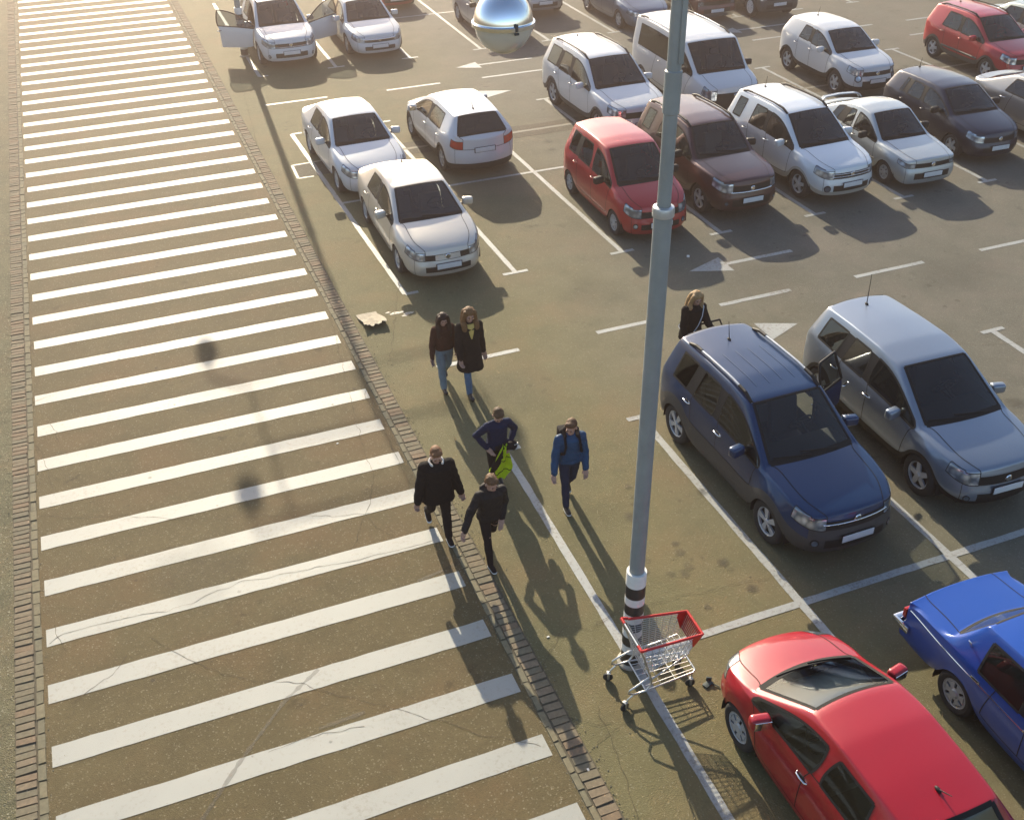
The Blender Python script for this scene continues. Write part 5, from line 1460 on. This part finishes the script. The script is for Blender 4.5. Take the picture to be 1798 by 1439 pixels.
    # ---- shoes
    for S in 'LR':
        hip, knee, ank, heel, toe = J[S]; s_ = MB()
        mid = heel.lerp(toe, .5); up_ = Vector((0, 0, .012 * h))
        limb(s_, [heel + up_ * 1.4, mid + up_ * 1.5, heel.lerp(toe, .85) + up_ * 1.2], [.024 * h, .026 * h, .024 * h]); limb(s_, [ank + Vector((0, 0, .012 * h)), heel.lerp(mid, .4) + up_ * 2], [.027 * h, .026 * h])
        so_ = remesh(s_, 'shoe', shoe, root, .009, 2)
        if sole:
            m_ = MB(); limb(m_, [heel + up_ * .3, mid + up_ * .3, heel.lerp(toe, .9) + up_ * .3], [.024 * h, .027 * h, .024 * h])
            m_.v = [(x, y, z) for x, y, z in m_.v]
            dn = (toe - heel).normalized(); nn_ = Vector((-dn.z, 0, dn.x))
            if nn_.z < 0: nn_ = -nn_
            vv = []
            for v in m_.v:
                p = Vector(v); dd_ = (p - heel).dot(nn_) - .0; p = p - nn_ * (dd_ * .66); vv.append(tuple(p))
            m_.v = vv; m_.build('sole', sole, so_, 1.5)
    # ---- upper garment
    tp = MB(); mtl, hem, puff = top[0], top[1], top[2] if len(top) > 2 else 1.0
    sw_ = .088 if female else .096
    sp_ = Vector((0, 0, 0))
    rings = []
    zz = sorted({hem, .50, .56, .62, .70, .76, .795} if hem < .5 else {hem, hem + .04, .62, .70, .76, .795})
    for z_ in zz:
        if z_ < hem: continue
        flare = 1.0 + (.30 * (.56 - z_) / .26 if z_ < .56 else 0)
        a_ = (.074 if z_ > .66 else .078) * puff * flare; b_ = (.098 if z_ > .72 else .094 if z_ > .58 else .102) * puff * flare * (.95 if female else 1)
        c_ = T(0, 0, z_) if z_ >= .52 else P0 + Vector((0, 0, (z_ - .52) * h))
        rings.append((c_, a_ * h, b_ * h))
    rings.append((T(0, 0, .822), .048 * h * puff, .066 * h * puff)); rings.append((T(0, 0, .845), .036 * h, .044 * h))
    ring_loft(tp, rings)
    for S in 'LR':
        shd, elb, wri, d2, bd = A[S]
        limb(tp, [shd + Vector((0, 0, -.004 * h)), shd.lerp(elb, .5), elb, elb.lerp(wri, .5), wri + d2 * .004 * h], [.042 * h * puff, .038 * h * puff, .035 * h * puff, .032 * h * puff, .027 * h * puff])
        s = 1 if S == 'L' else -1
        limb(tp, [T(0, s * .035, .822), shd], [.034 * h, .043 * h * puff])
    if hood:
        limb(tp, [T(-.045, .055, .83), T(-.065, 0, .835), T(-.045, -.055, .83)], [.030 * h, .040 * h, .030 * h])
    remesh(tp, 'jacket' if hem < .56 or puff > 1.1 else 'sweater', mtl, root, .012, 3, wrinkle=.010 if puff > 1.05 else .007, seed=h * 7)
    if scarf:
        m_ = MB(); pts = [T(.0, 0, .845) + lm @ Vector((math.cos(t) * .056 * h, math.sin(t) * .058 * h, -.012 * h * math.cos(t))) for t in [R(50) + R(260) * q / 14 for q in range(15)]]
        limb(m_, pts, [.012 * h] * 15); remesh(m_, 'collar', scarf, root, .009, 2, wrinkle=.004)
    M = Matrix.Translation((loc[0], loc[1], 0)) @ Matrix.Rotation(R(head), 4, 'Z')
    return dict(root=root, T=T, A=A, J=J, HP=HP, h=h, M=M, P0=P0)

JEAN = cloth('pale_denim', (.16, .215, .25)); JEAN2 = cloth('mid_denim', (.085, .16, .25)); JEAN3 = cloth('dark_denim', (.016, .026, .055))
BLK = cloth('black_cloth', (.010, .009, .011)); BLK2 = cloth('black_wool', (.008, .008, .009), .95, .5, 60)
RUST = cloth('rust_knit', (.058, .021, .014), .95, .8, 55); NAVY = cloth('navy_jersey', (.006, .016, .050)); BLUEP = cloth('blue_quilt', (.010, .055, .125), .55, .6, 18)
CAMO = cloth('dark_quilt', (.014, .013, .014), .7, .8, 20)
SH_B = mat('black_leather', (.015, .014, .014), .35); SOLE = mat('white_sole', (.66, .64, .60), .7)
FLEECE = cloth('white_fleece', (.66, .63, .58), 1, .9, 70)
WOOLW = cloth('cream_knit', (.55, .40, .12))

p1 = make_person('girl in a rust brown jumper and pale jeans with long dark hair', (2.30, 15.14), -92, 1.50, {'R': (13, 2), 'L': (-14, 30)}, {'R': (4, 14, 22, 10), 'L': (-4, 10, 12, 10)},
    female=True, hair='long', hair_c=(.030, .014, .010), top=(RUST, .545, 1.12), trousers=(JEAN, 1.12), shoe=SH_B, look=(0, 8), lean=2)
p2 = make_person('tall girl in a long open black coat beside the girl in the jumper', (2.66, 14.82), -90, 1.70, {'R': (14, 3), 'L': (-16, 34)}, {'R': (6, 8, 18, 20), 'L': (-8, 10, 14, 10)},
    female=True, hair='mid', hair_c=(.17, .085, .032), top=(BLK2, .30, 1.10), trousers=(JEAN2, .92), shoe=SH_B, look=(0, 10), lean=2)
m_ = MB(); T = p2['T']; h = 1.70
ring_loft(m_, [(T(.080, 0, .68), .008 * h, .008 * h), (T(.078, 0, .74), .012 * h, .022 * h), (T(.066, 0, .80), .014 * h, .036 * h), (T(.042, 0, .838), .018 * h, .040 * h)])
remesh(m_, 'shirt_front', WOOLW, p2['root'], .009, 2)
p3 = make_person('boy in a navy sweatshirt with both hands on his hips', (2.12, 12.10), -90, 1.55, {'R': (8, 4), 'L': (-6, 12)}, {'R': (-30, 30, 88, 52), 'L': (-26, 32, 90, 52)},
    hair='short', hair_c=(.095, .052, .024), top=(NAVY, .515, 1.02), trousers=(BLK, 1.0), shoe=SH_B, look=(-6, 30), lean=8, curl=45)
p4 = make_person('boy in a dark quilted jacket striding ahead with tousled fair brown hair', (1.47, 10.66), -88, 1.57, {'R': (15, 3), 'L': (-17, 40)}, {'R': (10, 34, 16, 0), 'L': (-16, 14, 60, 40)},
    hair='messy', hair_c=(.13, .065, .028), top=(CAMO, .515, 1.12), trousers=(BLK, .90), shoe=BLK, look=(10, 14), lean=7, hood=True, sole=SOLE)
p5 = make_person('person in a big black coat with a white fleece collar on the brick edging', (.96, 11.42), -93, 1.64, {'L': (14, 3), 'R': (-14, 32)}, {'R': (3, 16, 10, 5), 'L': (0, 16, 10, 5)},
    hair='short', hair_c=(.19, .085, .035), top=(BLK2, .435, 1.30), trousers=(BLK, 1.0), shoe=BLK, look=(-4, 20), lean=4, scarf=FLEECE, sole=SOLE, curl=50)
p6 = make_person('boy in a blue padded jacket looking aside, with a dark hood and rucksack', (2.99, 11.36), -97, 1.58, {'R': (12, 2), 'L': (-13, 28)}, {'R': (14, 16, 22, 0), 'L': (8, 10, 30, 30)},
    hair='short', hair_c=(.12, .058, .026), top=(BLUEP, .535, 1.14), trousers=(JEAN3, .95), shoe=SH_B, look=(-38, 12), lean=3, sole=SOLE)
p7 = make_person('woman in a black coat with long fair hair standing behind the dark blue car', (6.46, 13.92), -86, 1.66, {'R': (10, 3), 'L': (-10, 22)}, {'R': (10, 12, 22, 20), 'L': (28, 8, 40, 0)},
    female=True, hair='long', hair_c=(.36, .22, .10), top=(BLK2, .43, 1.14), trousers=(BLK, .95), shoe=SH_B, look=(-4, 12), lean=5)

def world_pt(p, v): return p['M'] @ Vector(v)
# what they carry
def carried(name, label, cat, p): 
    o = empty(name, p['root'].location, p['root'].rotation_euler.z); tag(o, label, cat); return o
# rucksack of the boy in blue
c = carried('rucksack', 'black rucksack with shoulder straps worn by the boy in blue', 'bag', p6); T = p6['T']; h = 1.58
m_ = MB(); m_.box(T(-.125, 0, .69), (.10 * h, .17 * h, .26 * h), .035); m_.box(T(-.155, 0, .65), (.05 * h, .13 * h, .13 * h), .02); m_.build('bag_body', BLK, c, .8)
for s in (1, -1):
    m_ = MB(); ps = [T(-.09, s * .06, .80), T(-.03, s * .066, .864), T(.05, s * .068, .835), T(.098, s * .070, .77), T(.095, s * .082, .69), T(.02, s * .118, .63), T(-.09, s * .09, .60)]
    for a, b in zip(ps, ps[1:]):
        d = b - a; m_.tube([a, b], .019, 6)
    m_.build('strap', BLK, c, 1.2)
m_ = MB(); limb(m_, [T(.035, .06, .835), T(-.045, .06, .84), T(-.075, 0, .845), T(-.045, -.06, .84), T(.02, -.06, .835)], [.022 * h, .036 * h, .045 * h, .036 * h, .022 * h]); remesh(m_, 'hood', BLK, p6['root'], .011, 3, wrinkle=.008)
# lime vest and dark jacket hanging from the hand of the boy with hands on hips
c = carried('lime_vest', 'bright lime vest with dark seams held at the hip of the boy in navy', 'vest', p3); T = p3['T']; h = 1.55
m_ = MB(); nU, nV = 10, 22; vs = []
for side_ in (0, 1):
    for j in range(nV + 1):
        v_ = j / nV; z_ = .60 - .46 * v_; wd = lerp(.030, .110, min(1, v_ * 1.6)) * (1 if v_ < .75 else 1 - (v_ - .75) * 2.2)
        for i in range(nU + 1):
            u = i / nU * 2 - 1
            x = .125 + .020 * math.sin(u * 5 + v_ * 4) + .012 * math.sin(u * 9) - .03 * v_ + side_ * -.018
            vs.append(T(x, .035 + u * wd + .028 * v_ * -1, z_ + .012 * u))
K = (nU + 1) * (nV + 1); fs = []
for j in range(nV):
    for i in range(nU):
        a = j * (nU + 1) + i; fs.append((a, a + 1, a + nU + 2, a + nU + 1)); fs.append((K + a + nU + 1, K + a + nU + 2, K + a + 1, K + a))
rg_ = [i for i in range(nU + 1)] + [j * (nU + 1) + nU for j in range(1, nV + 1)] + [nV * (nU + 1) + i for i in range(nU - 1, -1, -1)] + [j * (nU + 1) for j in range(nV - 1, 0, -1)]
fs += [(a, b, K + b, K + a) for a, b in zip(rg_, rg_[1:] + rg_[:1])]
m_.add(vs, fs); vest = m_.build('vest_panel', cloth('lime_cloth', (.50, .66, .015), .6, .3), c, 1.2)
for jj in (9, 17):
    m_ = MB(); m_.tube([Vector(vs[jj * (nU + 1) + i]) + Vector((.006, 0, .03 * (i / nU - .5))) for i in range(nU + 1)], .006, 6); m_.build('seam', BLK, vest, 1.2)
c = carried('bundled_jacket', 'black jacket bundled under the lime vest of the boy in navy', 'jacket', p3)
m_ = MB(); limb(m_, [T(.08, -.02, .56), T(.105, .06, .575), T(.08, .135, .555), T(.03, .155, .50)], [.04, .05, .075, .06]); limb(m_, [T(.085, .03, .55), T(.095, -.01, .44), T(.095, -.05, .33), T(.085, -.07, .26)], [.045, .06, .055, .035])
remesh(m_, 'jacket_cloth', BLK, c, .013, 3, wrinkle=.016)
m_ = MB(); m_.tube([T(.115, .135, .585), T(.10, .175, .575), T(.06, .195, .545), T(.04, .195, .50)], .012, 8); m_.build('white_trim', FLEECE, c, 1.2)
# phone in the hand of the girl in the jumper
c = carried('phone', 'dark phone in the lowered hand of the girl in the jumper', 'phone', p1); A = p1['A']['R']
m_ = MB(); ctr = A[2] + A[3] * .10 + A[4] * .012; m_.box(ctr, (.012, .072, .145), .005, A[3].to_track_quat('Z', 'Y').to_matrix()); m_.build('phone_body', mat('phone_black', (.02, .02, .022), .15), c, .8)
# shoulder bag of the woman
c = carried('shoulder_bag', 'small white bag on a long strap worn by the woman in black', 'bag', p7); T = p7['T']; h = 1.66
m_ = MB(); m_.box(T(.098, -.075, .50), (.075, .22, .15), .02, Matrix.Rotation(R(8), 3, 'X')); bag = m_.build('bag_body', mat('pale_leather', (.52, .55, .60), .45, noise_amt=.1), c, .8)
m_ = MB(); m_.box(T(.122, -.075, .515), (.02, .225, .09), .006, Matrix.Rotation(R(8), 3, 'X')); m_.build('flap', mat('pale_leather2', (.60, .62, .66), .4), bag, .8)
m_ = MB(); m_.tube([T(.092, -.03, .55), T(.105, .01, .64), T(.100, .045, .74), T(.062, .075, .83), T(-.01, .085, .862), T(-.075, .06, .80), T(-.095, -.02, .65), T(-.06, -.12, .56), T(.07, -.125, .54)], .0085, 6); m_.build('strap', MATS['pale_leather2'], bag, 1.5)
# pushchair
c = empty('pushchair', (6.74, 13.40, 0), R(-88)); tag(c, 'black pushchair in front of the woman behind the dark blue car', 'pushchair')
m_ = MB(); vs = []
for i in range(9):
    for k in range(13):
        a = R(-10 + 100 * i / 8); t = R(180 * k / 12); vs.append((-.02 - .30 * math.cos(a) * 1.0 * abs(math.sin(t)) ** .5 + .10, .23 * math.cos(t), .78 + .26 * math.sin(a) * abs(math.sin(t)) ** .6))
m_.add(vs, [(i * 13 + k, i * 13 + k + 1, (i + 1) * 13 + k + 1, (i + 1) * 13 + k) for i in range(8) for k in range(12)]); hd = m_.build('canopy', BLK, c, 1.5)
sm_ = hd.modifiers.new('t', 'SOLIDIFY'); sm_.thickness = .012
m_ = MB(); m_.box((.02, 0, .60), (.42, .40, .26), .08); m_.box((.24, 0, .52), (.3, .38, .12), .05); m_.build('seat', BLK2, c, 1)
m_ = MB()
for s in (1, -1):
    m_.tube([(-.42, s * .25, 1.02), (-.30, s * .25, .92), (.05, s * .25, .52), (.32, s * .25, .14)], .014, 8); m_.tube([(.05, s * .25, .52), (-.28, s * .25, .14)], .014, 8)
m_.tube([(-.42, -.25, 1.02), (-.42, .25, 1.02)], .018, 8); m_.build('frame', M_DARK, c, 1.2)
for x, s in ((.32, 1), (.32, -1), (-.28, 1), (-.28, -1)):
    m_ = MB(); m_.lathe([(.05, -.02), (.11, -.02), (.125, 0), (.11, .02), (.05, .02), (.05, -.02)], 'Y', (0, 0, 0), 20); o = m_.build('wheel', M_TYRE, c, .8); o.location = (x, s * .28, .125)

# ------------------------------------------------------------------ haze volume, added to stand in for the lens flare glow
hm_ = bpy.data.materials.new('haze'); hm_.use_nodes = True
_n = hm_.node_tree.nodes; _n.remove(_n['Principled BSDF'])
pv = _n.new('ShaderNodeVolumePrincipled'); pv.inputs['Color'].default_value = (1.0, .78, .70, 1); pv.inputs['Density'].default_value = .0050; pv.inputs['Anisotropy'].default_value = .90
hm_.node_tree.links.new(pv.outputs[0], _n['Material Output'].inputs['Volume'])
mb = MB(); mb.box((30, 120, 4.9), (390, 370, 11.8)); hz = mb.build('haze', hm_, None, None); hz['kind'] = 'stuff'
